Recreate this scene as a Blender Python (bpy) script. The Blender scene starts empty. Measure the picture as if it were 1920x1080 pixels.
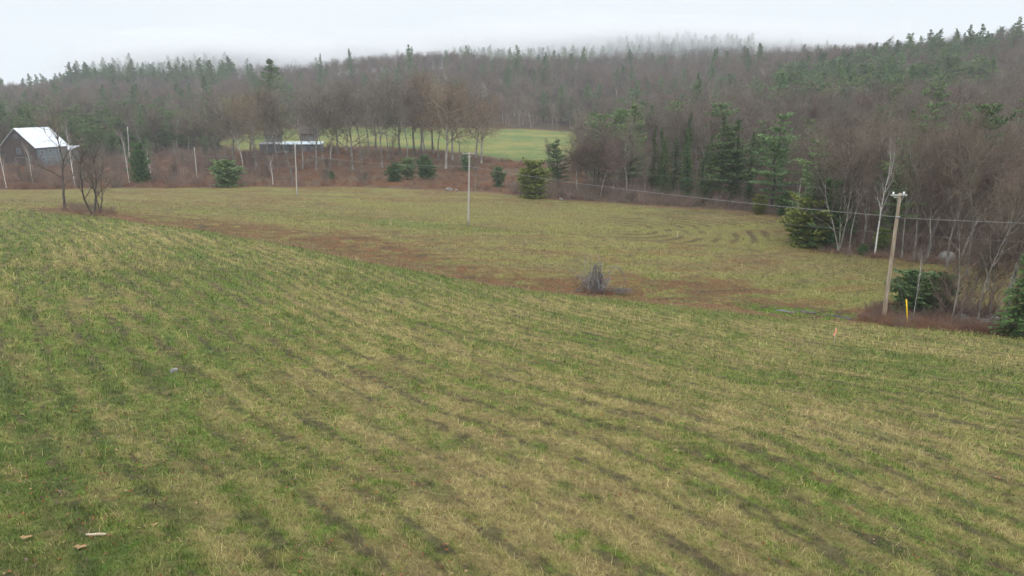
import bpy, math, random
import numpy as np
from mathutils import Vector, Matrix

# ------------------------------------------------------------------ camera, world, sun, exposure
SC = bpy.context.scene
COL = SC.collection
CAM_Z = 16.0
PITCH = math.radians(15.0)
cam_d = bpy.data.cameras.new("camera"); cam_d.lens = 24.0; cam_d.sensor_width = 36.0
cam_d.clip_start = 0.1; cam_d.clip_end = 6000
cam = bpy.data.objects.new("camera", cam_d); COL.objects.link(cam)
cam.location = (0, 0, CAM_Z); cam.rotation_euler = (math.pi/2 - PITCH, 0, 0)
SC.camera = cam

SC.view_settings.view_transform = 'Standard'; SC.view_settings.look = 'None'
SC.view_settings.gamma = 1.0; SC.view_settings.exposure = 0.22
SC.cycles.volume_bounces = 3
SC.cycles.max_bounces = 6; SC.cycles.diffuse_bounces = 2; SC.cycles.transparent_max_bounces = 4

world = bpy.data.worlds.new("World"); SC.world = world; world.use_nodes = True
nt = world.node_tree; nt.nodes.clear()
SUN_EL, SUN_AZ = math.radians(48), math.radians(200)
def wnode(t, **kw):
    n = nt.nodes.new(t)
    for k, v in kw.items(): setattr(n, k, v)
    return n
wo = wnode('ShaderNodeOutputWorld'); bg1 = wnode('ShaderNodeBackground'); bg2 = wnode('ShaderNodeBackground')
sky = wnode('ShaderNodeTexSky', sky_type='NISHITA', sun_disc=False)
sky.sun_elevation = SUN_EL; sky.sun_rotation = SUN_AZ; sky.dust_density = 5.0; sky.air_density = 1.0
nt.links.new(sky.outputs[0], bg1.inputs[0]); bg1.inputs[1].default_value = 0.05
tc = wnode('ShaderNodeTexCoord'); sep = wnode('ShaderNodeSeparateXYZ')
nt.links.new(tc.outputs['Generated'], sep.inputs[0])
# overcast cloud deck: brighter towards the zenith, faint large-scale mottling
ns = wnode('ShaderNodeTexNoise'); ns.inputs['Scale'].default_value = 2.2; ns.inputs['Detail'].default_value = 4
mp = wnode('ShaderNodeMapping'); mp.inputs['Scale'].default_value = (1, 1, 3.5)
nt.links.new(tc.outputs['Generated'], mp.inputs[0]); nt.links.new(mp.outputs[0], ns.inputs['Vector'])
ramp = wnode('ShaderNodeValToRGB')
ramp.color_ramp.elements[0].position = 0.0; ramp.color_ramp.elements[0].color = (0.86, 0.925, 0.975, 1)
ramp.color_ramp.elements[1].position = 1.0; ramp.color_ramp.elements[1].color = (2.9, 2.95, 3.0, 1)
e = ramp.color_ramp.elements.new(0.22); e.color = (0.87, 0.93, 0.98, 1)
nt.links.new(sep.outputs[2], ramp.inputs[0])
mr = wnode('ShaderNodeMapRange'); mr.inputs[1].default_value = 0.3; mr.inputs[2].default_value = 0.7
mr.inputs[3].default_value = 0.97; mr.inputs[4].default_value = 1.03
nt.links.new(ns.outputs[0], mr.inputs[0])
nt.links.new(ramp.outputs[0], bg2.inputs[0]); nt.links.new(mr.outputs[0], bg2.inputs[1])
mx = wnode('ShaderNodeMixShader'); mx.inputs[0].default_value = 0.85
nt.links.new(bg1.outputs[0], mx.inputs[1]); nt.links.new(bg2.outputs[0], mx.inputs[2])
nt.links.new(mx.outputs[0], wo.inputs[0])

sd = bpy.data.lights.new("sun", 'SUN'); sd.energy = 0.6; sd.angle = math.radians(25); sd.color = (1.0, 0.97, 0.92)
sun = bpy.data.objects.new("sun", sd); COL.objects.link(sun)
sun.rotation_euler = (math.pi/2 - SUN_EL, 0, math.radians(20))

# ------------------------------------------------------------------ noise
def _h(ix, iy, s):
    n = (ix.astype(np.int64)*374761393 + iy.astype(np.int64)*668265263 + s*1442695041) & 0xFFFFFFFF
    n = ((n ^ (n >> 13))*1274126177) & 0xFFFFFFFF
    n = ((n ^ (n >> 15))*2246822519) & 0xFFFFFFFF
    return ((n ^ (n >> 16)) & 0xFFFFFF)/float(0xFFFFFF)
def vnoise(x, y, s=0):
    x = np.asarray(x, float); y = np.asarray(y, float)
    ix = np.floor(x); iy = np.floor(y); fx = x-ix; fy = y-iy
    fx = fx*fx*(3-2*fx); fy = fy*fy*(3-2*fy)
    a = _h(ix, iy, s); b = _h(ix+1, iy, s); c = _h(ix, iy+1, s); d = _h(ix+1, iy+1, s)
    return (a*(1-fx)+b*fx)*(1-fy)+(c*(1-fx)+d*fx)*fy
def fbm(x, y, s=0, o=4, g=0.5):
    t = 0; a = 1; n = 0
    for i in range(o):
        t = t+a*vnoise(x*2**i+i*17.3, y*2**i-i*9.7, s+i*31); n += a; a *= g
    return t/n
def sstep(a, b, x):
    t = np.clip((x-a)/(b-a), 0, 1); return t*t*(3-2*t)

# ------------------------------------------------------------------ terrain height
CP, SP = math.cos(PITCH), math.sin(PITCH)
def ray(px, py):
    u = (px-960)/1280.0; v = (540-py)/1280.0
    return u, CP+v*SP, -SP+v*CP
def cpt(px, py, Y):
    u, b, c = ray(px, py); return (u/b*Y, Y, CAM_Z+c/b*Y)
CTRL = [cpt(*p) for p in [
 (0,1080,8.6),(500,1080,9),(960,1080,9.8),(1400,1080,10.6),(1920,1080,11.6),
 (0,850,15),(500,850,15.5),(960,850,16),(1450,850,17),(1920,850,18.5),
 (0,620,28),(400,640,29),(960,660,30),(1400,700,29),(1920,720,28),
 (0,480,52),(350,520,45),(700,560,44),(1000,600,40),(1300,640,38),(1920,640,41.5),
 (0,392,84),(120,395,86),(250,405,84),(450,437,75),(700,490,62),(950,533,55),(1250,572,51),(1640,606,48.5),(1900,628,44.5),
 (250,395,92),(480,425,84),(700,462,73),(950,510,61),(1120,545,56),(1250,550,57),(1500,588,51.5),(1656,603,50),
 (878,422,89),(556,368,124),(1200,470,74),(1450,500,67),(1640,475,73),(1700,540,57),(1500,450,80),(1850,520,62),
 (0,357,126),(220,353,134),(400,350,142),(700,352,141),(900,360,136),(1060,375,126),(1200,384,119),(1350,393,112),(1480,405,101),
 (0,330,160),(200,330,165),(400,325,175),(700,325,172),(950,340,160),
 (75,308,182),(0,300,195),(250,300,205),(540,283,212),(700,275,222),(860,288,212),(980,302,200),(1100,300,205),(1118,276,235),
 (430,262,250),(620,237,320),(860,238,322),(1000,241,318),(1118,246,305)]]
CTRL += [(-25,0,10.5),(0,0,10.0),(25,0,9.0),(0,-40,12),(-80,-40,14),(80,-40,9),(-70,40,9),(-110,60,7),(75,40,1.5),(110,60,3),
 (70,80,1.5),(100,110,4),(70,120,3),(130,180,9),(60,170,5),(180,250,20),(120,260,14),(260,350,39),(200,350,33),(60,260,8),
 (150,440,34),(60,420,23),(0,420,23),(0,480,33),(-80,420,20),(-80,500,36),(120,500,35),(220,460,29),(330,440,44),
 (-170,400,13),(-240,400,12),(-300,400,11),(-150,260,5),(-230,280,5),(-200,330,7),(-160,480,23),(-250,550,31),(-320,560,26),(-400,560,6),(-470,640,4),(-170,560,34),
 (-90,570,42),(0,580,42),(125,600,55),(220,600,53),(50,600,45),(340,600,50),(500,500,58),
 (0,750,50),(250,800,55),(-300,800,25),(500,800,55),(-500,500,12),(-500,800,14),(-350,200,4),(-300,50,10),(300,100,12),(420,250,36),
 (0,1300,30),(800,1300,40),(-800,1300,10),(-900,400,8),(900,400,60),(0,-300,10),(500,-200,8),(-500,-200,14),(1300,0,40),(-1300,0,10),(0,1700,30),(0,-1000,10)]
CTRL = np.array(CTRL)
def tps(d2): return 0.5*d2*np.log(d2+1e-9)
_S = 100.0
_c = CTRL[:, :2]/_S; _n = len(CTRL)
_A = np.zeros((_n+3, _n+3))
_A[:_n, :_n] = tps(((_c[:, None]-_c[None])**2).sum(-1)) + np.eye(_n)*4e-4
_A[:_n, _n] = 1; _A[:_n, _n+1:] = _c; _A[_n, :_n] = 1; _A[_n+1:, :_n] = _c.T
_w = np.linalg.solve(_A, np.concatenate([CTRL[:, 2], [0, 0, 0]]))
ROW = (0.78, 0.62)
DIP = None
def height(x, y):
    x = np.atleast_1d(np.asarray(x, float)); y = np.atleast_1d(np.asarray(y, float))
    out = np.empty(x.shape); xf = x.ravel()/_S; yf = y.ravel()/_S; of = out.ravel()
    for i in range(0, len(xf), 20000):
        a = xf[i:i+20000]; b = yf[i:i+20000]
        d2 = (a[:, None]-_c[:, 0])**2+(b[:, None]-_c[:, 1])**2
        of[i:i+20000] = tps(d2)@_w[:_n]+_w[_n]+_w[_n+1]*a+_w[_n+2]*b
    z = of.reshape(x.shape)
    r = np.hypot(x, y)
    z = z+(fbm(x/9, y/9, 5, 3)-.5)*0.35*sstep(6, 30, r)
    w = ROW[0]*x+ROW[1]*y; s = -ROW[1]*x+ROW[0]*y
    z = z+(fbm(w/0.9, s/5, 7, 3)-.5)*0.12*(1-sstep(60, 110, r))
    z = z+(fbm(x/40, y/40, 9, 3)-.5)*5*sstep(330, 420, y)
    if DIP is not None: z = z-.55*np.exp(-(pdist(DIP, x, y, False)/3.0)**2)
    return z
def hz(x, y): return float(height(x, y)[0])
def at(px, py):
    """the ground point seen at a pixel of the 1920 px photograph"""
    u, b, c = ray(px, py)
    Y = np.geomspace(6, 900, 900)
    X = u/b*Y; Z = CAM_Z+c/b*Y
    d = Z-height(X, Y)
    k = np.argmax(d < 0) if (d < 0).any() else len(Y)-1
    k = max(k, 1)
    t = d[k-1]/(d[k-1]-d[k]) if d[k-1] != d[k] else 0
    y = Y[k-1]+t*(Y[k]-Y[k-1])
    return np.array([u/b*y, y, 0])
def atg(px, py):
    p = at(px, py); return Vector((p[0], p[1], hz(p[0], p[1])))
def on(px, Y):
    """ground point in column px at forward distance Y (column measured near the middle of the frame height)"""
    x = (px-960)/1280.0/CP*Y
    for _ in range(6):
        z = hz(x, Y)-CAM_Z
        dep = Y*CP-z*SP
        x = (px-960)/1280.0*dep
    return Vector((x, Y, hz(x, Y)))
def project(x, y, z):
    dep = y*CP-(z-CAM_Z)*SP; up = y*SP+(z-CAM_Z)*CP
    return 960+1280*x/dep, 540-1280*up/dep
def wpoly(pts): return np.array([at(*p)[:2] for p in pts])
def inside(poly, x, y):
    x = np.atleast_1d(x); y = np.atleast_1d(y)
    c = np.zeros(x.shape, bool); n = len(poly)
    for i in range(n):
        x0, y0 = poly[i]; x1, y1 = poly[(i+1) % n]
        if y0 == y1: continue
        m = ((y0 > y) != (y1 > y)) & (x < (x1-x0)*(y-y0)/(y1-y0)+x0)
        c ^= m
    return c
def pdist(poly, x, y, closed=True):
    d = np.full(x.shape, 1e9); n = len(poly)
    for i in range(n if closed else n-1):
        a = poly[i]; b = poly[(i+1) % n]; ab = b-a
        t = np.clip(((x-a[0])*ab[0]+(y-a[1])*ab[1])/(ab@ab+1e-9), 0, 1)
        d = np.minimum(d, np.hypot(x-a[0]-t*ab[0], y-a[1]-t*ab[1]))
    return d
def sdf(poly, x, y):      # positive inside
    d = pdist(poly, x, y); return np.where(inside(poly, x, y), d, -d)

# ------------------------------------------------------------------ regions of the ground
P_FIELD = np.vstack([wpoly([(-60,357),(0,356),(220,353),(480,350),(700,352),(900,360),(1060,375),(1200,385),(1350,393),(1470,405),(1490,430),(1540,466),(1640,478),(1730,487),(1830,498),(1920,502)]),
                     [[75, 62], [110, 40], [200, -200], [-300, -200], [-300, 60], [-150, 100]]])
P_UPPER = wpoly([(405,268),(500,243),(620,238),(860,239),(1000,242),(1117,247),(1117,275),(1085,287),(1060,301),(980,303),(900,292),(820,282),(700,274),(560,278),(450,282)])
P_BANK = np.vstack([P_FIELD[:9] + [0, 0], wpoly([(1050,372),(1090,350),(1115,300),(1060,300),(980,303),(900,292),(820,282),(700,274),(560,277),(440,284),(300,290),(150,300),(-60,310)])])
P_SWALE = wpoly([(40,385),(220,396),(400,412),(520,422),(640,438),(710,448),(800,472),(900,497),(1000,517),(1080,518),(1200,514),(1320,524),(1480,558),(1620,590),(1640,607),(1450,592),(1250,571),(1100,552),(950,535),(800,508),(680,487),(560,461),(430,438),(300,420),(200,407),(60,397)])
L_SWALE = wpoly([(100,393),(300,417),(430,433),(560,455),(680,481),(800,503),(950,531),(1100,548),(1250,567),(1450,588),(1640,604)])
L_CREST = wpoly([(230,412),(430,441),(560,465),(680,493),(800,516),(950,541),(1100,558),(1250,577),(1450,597)])
L_TAN = wpoly([(900,425),(1050,438),(1150,447),(1250,454),(1330,462),(1420,470)])
P_ARC = wpoly([(1120,402),(1300,385),(1460,402),(1475,440),(1440,465),(1330,466),(1230,455),(1130,447)])
P_MIDTAN = wpoly([(600,375),(900,380),(1200,400),(1450,440),(1420,470),(1200,448),(960,425),(760,405)])
P_GREEN = wpoly([(540,385),(620,402),(760,412),(900,425),(1000,432),(1000,440),(860,434),(700,424),(560,400)])
P_BRUSH = wpoly([(1610,600),(1640,578),(1700,570),(1800,572),(1920,600),(1990,620),(1990,640),(1920,632),(1800,622),(1650,610)])
P_WET = wpoly([(1380,568),(1460,573),(1560,580),(1610,592),(1600,602),(1520,600),(1440,590),(1390,578)])
C_ARC = at(1165, 428)[:2]
DIP = wpoly([(300,412),(430,428),(560,447),(680,470),(800,492),(950,520),(1100,538),(1200,547)])

GREEN = np.array([.148, .198, .045]); DGREEN = np.array([.065, .12, .028]); STRAW = np.array([.38, .31, .130])
TANG = np.array([.235, .225, .070]); BROWN = np.array([.155, .112, .055]); SOIL = np.array([.088, .073, .044])
RUST = np.array([.215, .100, .050]); LITTER = np.array([.10, .068, .046]); MOSS = np.array([.14, .23, .03])
def mix(c, d, t): t = np.clip(t, 0, 1)[..., None]; return c*(1-t)+d*t
def masks(x, y):
    r = np.hypot(x, y); wn = (fbm(x/6, y/6, 60, 3)-.5)
    f = sdf(P_FIELD, x, y)
    return dict(field=sstep(-.4, .4, f+wn*1.5), upper=sstep(-1.5, 1.5, sdf(P_UPPER, x, y)), bank=sstep(-1, 1, sdf(P_BANK, x, y)), r=r)
def gcolor(x, y, M=None):
    """albedo of the ground: grass, straw, soil, rust-coloured dead growth, leaf litter"""
    if M is None: M = masks(x, y)
    r = M['r']
    w = ROW[0]*x+ROW[1]*y+(fbm(x/26, y/26, 11, 2)-.5)*4; s = -ROW[1]*x+ROW[0]*y
    near = 1-sstep(48, 66, r+12*(x < -15)*0)
    # fore field: swathes along the mowing rows
    big = fbm(w/2.7, s/16, 1, 2); mid = fbm(w/1.0, s/5, 2, 3); fine = fbm(w/.33, s/1.1, 3, 3); iso = fbm(x/.6, y/.6, 4, 4); pat = fbm(x/7, y/7, 6, 3)
    tex = fbm(x/.16, y/.16, 14, 2)
    rowp = np.sin(w*2*math.pi/1.25+4.5*(fbm(x/7, y/7, 15, 2)-.5))*(.2+1.5*fbm(w/2, s/6, 16, 3))
    v = .40*big+.40*mid+.40*fine+.45*iso+.50*pat+.40*tex
    v = (v-1.275)/.175+.50*rowp-.05+.5*sstep(-7, 0, x)*sstep(9, 2, x)*(1-sstep(14, 30, r))
    clump = fbm(x/.28+31, y/.28, 17, 3)
    c = mix(GREEN[None]*1.08*np.ones(x.shape+(1,)), TANG*1.25, sstep(-1.2, .5, v))
    c = mix(c, STRAW*1.12, sstep(.15, 2.1, v))
    c = mix(c, DGREEN*1.15, sstep(.56, .70, fbm(w/.7+9, s/1.6, 21, 4))*.5)
    c = mix(c, GREEN*np.array([1.05, 1.25, .8]), sstep(.58, .70, .6*clump+.4*fbm(x/.9, y/.9, 18, 3))*.75)
    c = mix(c, BROWN*1.3, sstep(.52, .64, fbm(w/.40, s/1.2, 24, 5))*.50)
    dark = sstep(.585, .70, .50*fbm(w/.20+50, s/2.2, 22, 4)+.28*fbm(x/.3, y/.3, 23, 3)+.28*(.5-.5*np.sin(w*2*math.pi/1.25+4.5*(fbm(x/7, y/7, 15, 2)-.5))))
    c = mix(c, SOIL*1.15, dark*.85*sstep(.25, .6, fbm(x/.35+7, y/.35, 26, 3)))
    c = mix(c, BROWN*1.5, sstep(.60, .78, fbm(x/.2, y/.2, 25, 2))*.5)
    # lower left corner greener, with less straw
    gl = sstep(5, -12, x+.45*y-2)*(1-sstep(22, 36, r))
    c = mix(c, np.array([.085, .15, .032]), gl*.75*sstep(.32, .55, iso))
    # mid field beyond the swale
    m2 = fbm(x/9, y/3.2, 31, 4); m3 = fbm(x/1.6, y/.9, 32, 4); m4 = fbm(x/30, y/14, 33, 3)
    vm = .5*m2+.6*m3+.7*m4
    cm = mix(mix(GREEN*.95*np.ones(x.shape+(1,)), TANG*.98, .66+0*x), TANG*1.06, sstep(.72, 1.05, vm))
    cm = mix(cm, BROWN*1.25, sstep(.48, .68, fbm(x/3.5, y/1.1, 34, 4))*.55)
    cm = mix(cm, BROWN*1.15, sstep(.46, .60, fbm(x/14, y/4, 35, 4))*.55)
    cm = mix(cm, RUST*.9, sstep(.56, .66, fbm(x/5, y/1.3, 39, 4))*.5)
    cm = mix(cm, STRAW*.95, sstep(.55, .7, fbm(x/.9, y/.5, 37, 3))*.4)
    cm = mix(cm, SOIL*1.3, sstep(.64, .72, fbm(x/1.6, y/.5, 38, 4))*.6)
    cm = mix(cm, BROWN, sstep(-2, 2, sdf(P_MIDTAN, x, y))*.32*sstep(.35, .6, fbm(x/6, y/2, 36, 3)))
    cm = mix(cm, TANG*1.1, sstep(-2, 2, sdf(P_MIDTAN, x, y))*.4)
    beyond = sstep(-.6, .6, sdf_line_side(x, y))
    c = mix(c, cm, beyond)
    cr = pdist(L_CREST, x, y, False)
    c = mix(c, GREEN*1.0, (1-sstep(.6, 3.2, cr))*.62*(1-beyond))
    c = mix(c, GREEN*1.05, sstep(-.6, 1.2, sdf(P_GREEN, x, y))*.6*sstep(.25, .5, m3))
    # mowing arcs
    ra = np.hypot((x-C_ARC[0]), (y-C_ARC[1])*.8)+(fbm(x/6, y/6, 41, 2)-.5)*1.6
    arc = sstep(.35, .95, np.sin(ra*2*math.pi/1.9)*.5+.5)*sstep(0, 3, sdf(P_ARC, x, y))*sstep(.30, .55, fbm(x/2.6, y/2.6, 42, 3))
    c = mix(c, BROWN*.72, arc*.92)
    c = mix(c, BROWN*1.0, (1-sstep(.2, 1.1, pdist(L_TAN, x, y, False)))*.8*sstep(.3, .5, fbm(x/2, y/2, 43, 3)))
    # swale with rust-coloured dead growth
    sw = sdf(P_SWALE, x, y); swl = pdist(L_SWALE, x, y, False)
    n1 = fbm(x/3.4, y/1.1, 51, 4); n2 = fbm(x/.7, y/.5, 52, 3)
    c = mix(c, RUST*.95, sstep(-1.5, 1.5, sw+(n1-.5)*6)*sstep(.38, .54, .5*n1+.5*n2)*.85)
    c = mix(c, BROWN*.8, sstep(-1, 1.5, sw+(n1-.5)*4)*.50*sstep(.3, .6, fbm(x/1.2, y/.7, 53, 3)))
    c = mix(c, RUST*.95+.02, (1-sstep(.3, 1.8, swl+(n2-.5)*2.4))*.78*sstep(.15, .42, n1+.1))
    c = mix(c, SOIL*1.1, sstep(-.5, .5, sw)*sstep(.66, .74, n1))
    wet = sstep(-.5, .6, sdf(P_WET, x, y)+(n1-.5)*1.6)
    c = mix(c, MOSS, wet*sstep(.45, .58, n2)); c = mix(c, SOIL*.8, wet*sstep(.5, .4, n2)*.6)
    # off the field: litter under the woods, rust brush on the bank, the small upper field
    lit = mix(LITTER*np.ones(x.shape+(1,)), SOIL*1.3, sstep(.4, .7, fbm(x/3, y/3, 71, 4)))
    lit = mix(lit, np.array([.17, .125, .08]), sstep(.55, .7, fbm(x/1.2, y/1.2, 72, 3))*.7)
    bk = mix(RUST*.80*np.ones(x.shape+(1,)), np.array([.16, .115, .075]), sstep(.42, .68, fbm(x/7, y/4, 73, 4)))
    bk = mix(bk, SOIL, sstep(.5, .7, fbm(x/1.5, y/1.0, 74, 4))*.6)
    off = mix(lit, bk, M['bank'])
    up = mix(GREEN*np.array([.95, 1.08, 1.5])*np.ones(x.shape+(1,)), TANG*1.2, sstep(.38, .60, .5*fbm(x/18, y/7, 75, 3)+.5*fbm(x/3, y/1.5, 76, 4)))
    up = mix(up, BROWN*1.2, sstep(4, .5, sdf(P_UPPER, x, y))*.55)
    off = mix(off, up, M['upper'])
    br = sstep(-.3, .7, sdf(P_BRUSH, x, y)+(n2-.5)*.8)
    c = mix(c, RUST*.75, br)
    c = mix(off, c, M['field'])
    edge = np.exp(-(sdf(P_FIELD, x, y)/1.1)**2)*(y > 60)*(np.abs(x) < 130)
    c = mix(c, np.array([.21, .125, .075]), edge*.7)
    return np.clip(c*.595, .008, .9)
_lx = np.concatenate([[[-260, 60]], [[-110, 84]], L_SWALE, [[60, 44]], [[160, 10]]])
P_BEY = np.vstack([_lx, [[400, 10], [400, 900], [-500, 900], [-500, 60]]])
def sdf_line_side(x, y):
    return sdf(P_BEY, x, y)

# ------------------------------------------------------------------ materials
def rgba(c): return (c[0], c[1], c[2], 1)
def mat(name, color, rough=.9, var=.25, scale=4.0, bump=0.0, bscale=20.0, color2=None, stretch=(1, 1, 1), rnd=0.0, spec=.2, metallic=0.0, coord='Object'):
    m = bpy.data.materials.new(name); m.use_nodes = True; t = m.node_tree; N = t.nodes; L = t.links
    b = N['Principled BSDF']; b.inputs['Roughness'].default_value = rough; b.inputs['Specular IOR Level'].default_value = spec
    b.inputs['Metallic'].default_value = metallic
    co = N.new('ShaderNodeTexCoord'); mp = N.new('ShaderNodeMapping'); mp.inputs['Scale'].default_value = stretch
    L.new(co.outputs[coord], mp.inputs[0])
    n = N.new('ShaderNodeTexNoise'); n.inputs['Scale'].default_value = scale; n.inputs['Detail'].default_value = 5
    L.new(mp.outputs[0], n.inputs['Vector'])
    r = N.new('ShaderNodeValToRGB')
    c2 = color2 if color2 else tuple(min(1, k*(1+var)) for k in color); c1 = tuple(k*(1-var) for k in color) if not color2 else color
    r.color_ramp.elements[0].position = .32; r.color_ramp.elements[1].position = .68
    r.color_ramp.elements[0].color = rgba(c1); r.color_ramp.elements[1].color = rgba(c2)
    L.new(n.outputs[0], r.inputs[0]); out = r.outputs[0]
    if rnd:
        oi = N.new('ShaderNodeObjectInfo'); hs = N.new('ShaderNodeHueSaturation')
        a = N.new('ShaderNodeMapRange'); a.inputs[3].default_value = 1-rnd; a.inputs[4].default_value = 1+rnd
        L.new(oi.outputs['Random'], a.inputs[0]); L.new(a.outputs[0], hs.inputs['Value'])
        ml = N.new('ShaderNodeMath'); ml.operation = 'MULTIPLY'; ml.inputs[1].default_value = 7.31; L.new(oi.outputs['Random'], ml.inputs[0])
        fr = N.new('ShaderNodeMath'); fr.operation = 'FRACT'; L.new(ml.outputs[0], fr.inputs[0])
        hr = N.new('ShaderNodeMapRange'); hr.inputs[3].default_value = .485; hr.inputs[4].default_value = .515
        L.new(fr.outputs[0], hr.inputs[0]); L.new(hr.outputs[0], hs.inputs['Hue'])
        L.new(out, hs.inputs['Color']); out = hs.outputs[0]
    L.new(out, b.inputs['Base Color'])
    if bump:
        n2 = N.new('ShaderNodeTexNoise'); n2.inputs['Scale'].default_value = bscale; n2.inputs['Detail'].default_value = 6
        L.new(mp.outputs[0], n2.inputs['Vector'])
        bp = N.new('ShaderNodeBump'); bp.inputs['Strength'].default_value = bump; bp.inputs['Distance'].default_value = .05
        L.new(n2.outputs[0], bp.inputs['Height']); L.new(bp.outputs[0], b.inputs['Normal'])
    return m
def vcol_mat(name, rough=.95, noise=0.0, bump=0.0):
    m = bpy.data.materials.new(name); m.use_nodes = True; t = m.node_tree; N = t.nodes; L = t.links
    b = N['Principled BSDF']; b.inputs['Roughness'].default_value = rough; b.inputs['Specular IOR Level'].default_value = .1
    a = N.new('ShaderNodeAttribute'); a.attribute_name = 'Col'; out = a.outputs['Color']
    if noise:
        co = N.new('ShaderNodeTexCoord')
        n = N.new('ShaderNodeTexNoise'); n.inputs['Scale'].default_value = 3.2; n.inputs['Detail'].default_value = 10; n.inputs['Roughness'].default_value = .72
        L.new(co.outputs['Object'], n.inputs['Vector'])
        mr = N.new('ShaderNodeMapRange'); mr.inputs[1].default_value = .3; mr.inputs[2].default_value = .7
        mr.inputs[3].default_value = 1-noise; mr.inputs[4].default_value = 1+noise; L.new(n.outputs[0], mr.inputs[0])
        mm = N.new('ShaderNodeVectorMath'); mm.operation = 'SCALE'; L.new(out, mm.inputs[0]); L.new(mr.outputs[0], mm.inputs['Scale']); out = mm.outputs[0]
        bp = N.new('ShaderNodeBump'); bp.inputs['Strength'].default_value = bump; bp.inputs['Distance'].default_value = .12
        L.new(n.outputs[0], bp.inputs['Height']); L.new(bp.outputs[0], b.inputs['Normal'])
    L.new(out, b.inputs['Base Color'])
    return m
M_GROUND = vcol_mat("ground_turf", noise=.5, bump=1.0)
M_BLADE = vcol_mat("grass_blades", rough=.8)
M_BARK = mat("bark_grey", (.22, .205, .182), var=.45, scale=3, bump=.4, stretch=(1, 1, .3), rnd=.42)
M_BARKD = mat("bark_dark", (.085, .072, .06), var=.35, scale=3, bump=.4, stretch=(1, 1, .3), rnd=.2)
M_TWIG = mat("twigs_grey", (.145, .122, .094), var=.3, scale=.5, rnd=.28)
M_TWIGR = mat("twigs_reddish", (.145, .106, .084), var=.2, scale=.5, rnd=.25)
M_TWIGT = mat("twigs_tan_buds", (.205, .15, .095), var=.2, scale=.5, rnd=.2)
M_BIRCH = mat("birch_bark", (.78, .76, .73), color2=(.20, .18, .17), scale=2.6, stretch=(1, 1, 2.2), rough=.7)
M_BIRCH.node_tree.nodes['Color Ramp'].color_ramp.elements[0].position = .55
M_BIRCH.node_tree.nodes['Color Ramp'].color_ramp.elements[1].position = .66
M_BTWIG = mat("twigs_birch", (.30, .26, .24), var=.2, scale=.5)
M_SPRUCE = mat("needles_spruce", (.045, .09, .028), color2=(.092, .15, .042), scale=1.3, rnd=.25)
M_PINE = mat("needles_pine", (.085, .14, .06), color2=(.18, .25, .10), scale=.9, rnd=.22)
M_PINE2 = mat("needles_mid_green", (.055, .10, .036), color2=(.11, .17, .06), scale=.9, rnd=.15)
M_PINEY = mat("needles_yellow_green", (.11, .145, .035), color2=(.185, .215, .05), scale=1.0, rnd=.1)
M_DEAD = mat("dead_grey_wood", (.17, .16, .16), var=.3, scale=3, rnd=.1)
M_RED = mat("rust_stems", (.17, .082, .052), color2=(.25, .15, .095), scale=.8, rnd=.3)
M_GREYBR = mat("grey_brown_stems", (.15, .11, .09), color2=(.23, .17, .135), scale=.8, rnd=.3)
M_STONE = mat("field_stone", (.13, .125, .12), color2=(.24, .23, .21), scale=3, bump=.6, bscale=9)
M_POLE = mat("pole_wood_grey", (.33, .31, .29), color2=(.47, .45, .42), scale=2.2, stretch=(6, 6, .35), bump=.3)
M_POLEB = mat("pole_wood_brown", (.20, .15, .10), color2=(.44, .37, .29), scale=2.0, stretch=(4, 4, .45), bump=.35)
M_METAL = mat("galvanised_metal", (.35, .36, .37), var=.15, rough=.45, metallic=.6)
M_PORC = mat("white_porcelain", (.85, .87, .9), var=.04, rough=.25, spec=.5)
M_WIRE = mat("wire_aluminium", (.27, .27, .275), var=.1, rough=.5, metallic=.2)
M_WIRED = mat("wire_dark", (.16, .16, .165), var=.1, rough=.6)
M_YEL = mat("yellow_plastic", (.82, .52, .02), var=.08, rough=.5)
M_STAKE = mat("stake_pale_wood", (.45, .38, .27), var=.15)
M_PINK = mat("pink_flagging", (.90, .36, .27), var=.1)
M_BARNR = mat("barn_metal_roof", (.46, .50, .55), color2=(.68, .72, .77), scale=.9, rough=.5, stretch=(1, 1, 1))
M_BARNG = mat("barn_dark_boards", (.05, .04, .036), color2=(.115, .095, .085), scale=1.6, stretch=(5, 5, .25))
M_BARNS = mat("barn_grey_boards", (.12, .14, .15), color2=(.22, .25, .265), scale=1.6, stretch=(5, 5, .25))
M_WIN = mat("window_glass", (.10, .12, .14), var=.2, rough=.2, spec=.5)
M_TRIM = mat("white_trim", (.36, .37, .37), var=.1)
M_SHING = mat("dark_shingles", (.075, .065, .06), var=.3, scale=5)
M_TARP = mat("pale_blue_roofing", (.28, .35, .38), color2=(.52, .60, .64), scale=1.5, rough=.5)
M_GREYW = mat("weathered_grey_wall", (.14, .145, .155), color2=(.22, .225, .235), scale=1.5, stretch=(3, 3, .4))
M_LEAF = vcol_mat("fallen_leaves", rough=.7)
M_WATER = mat("puddle_water", (.06, .06, .045), var=.3, rough=.22, spec=.5)
M_WATER.node_tree.nodes['Principled BSDF'].inputs['Specular IOR Level'].default_value = .8

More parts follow.
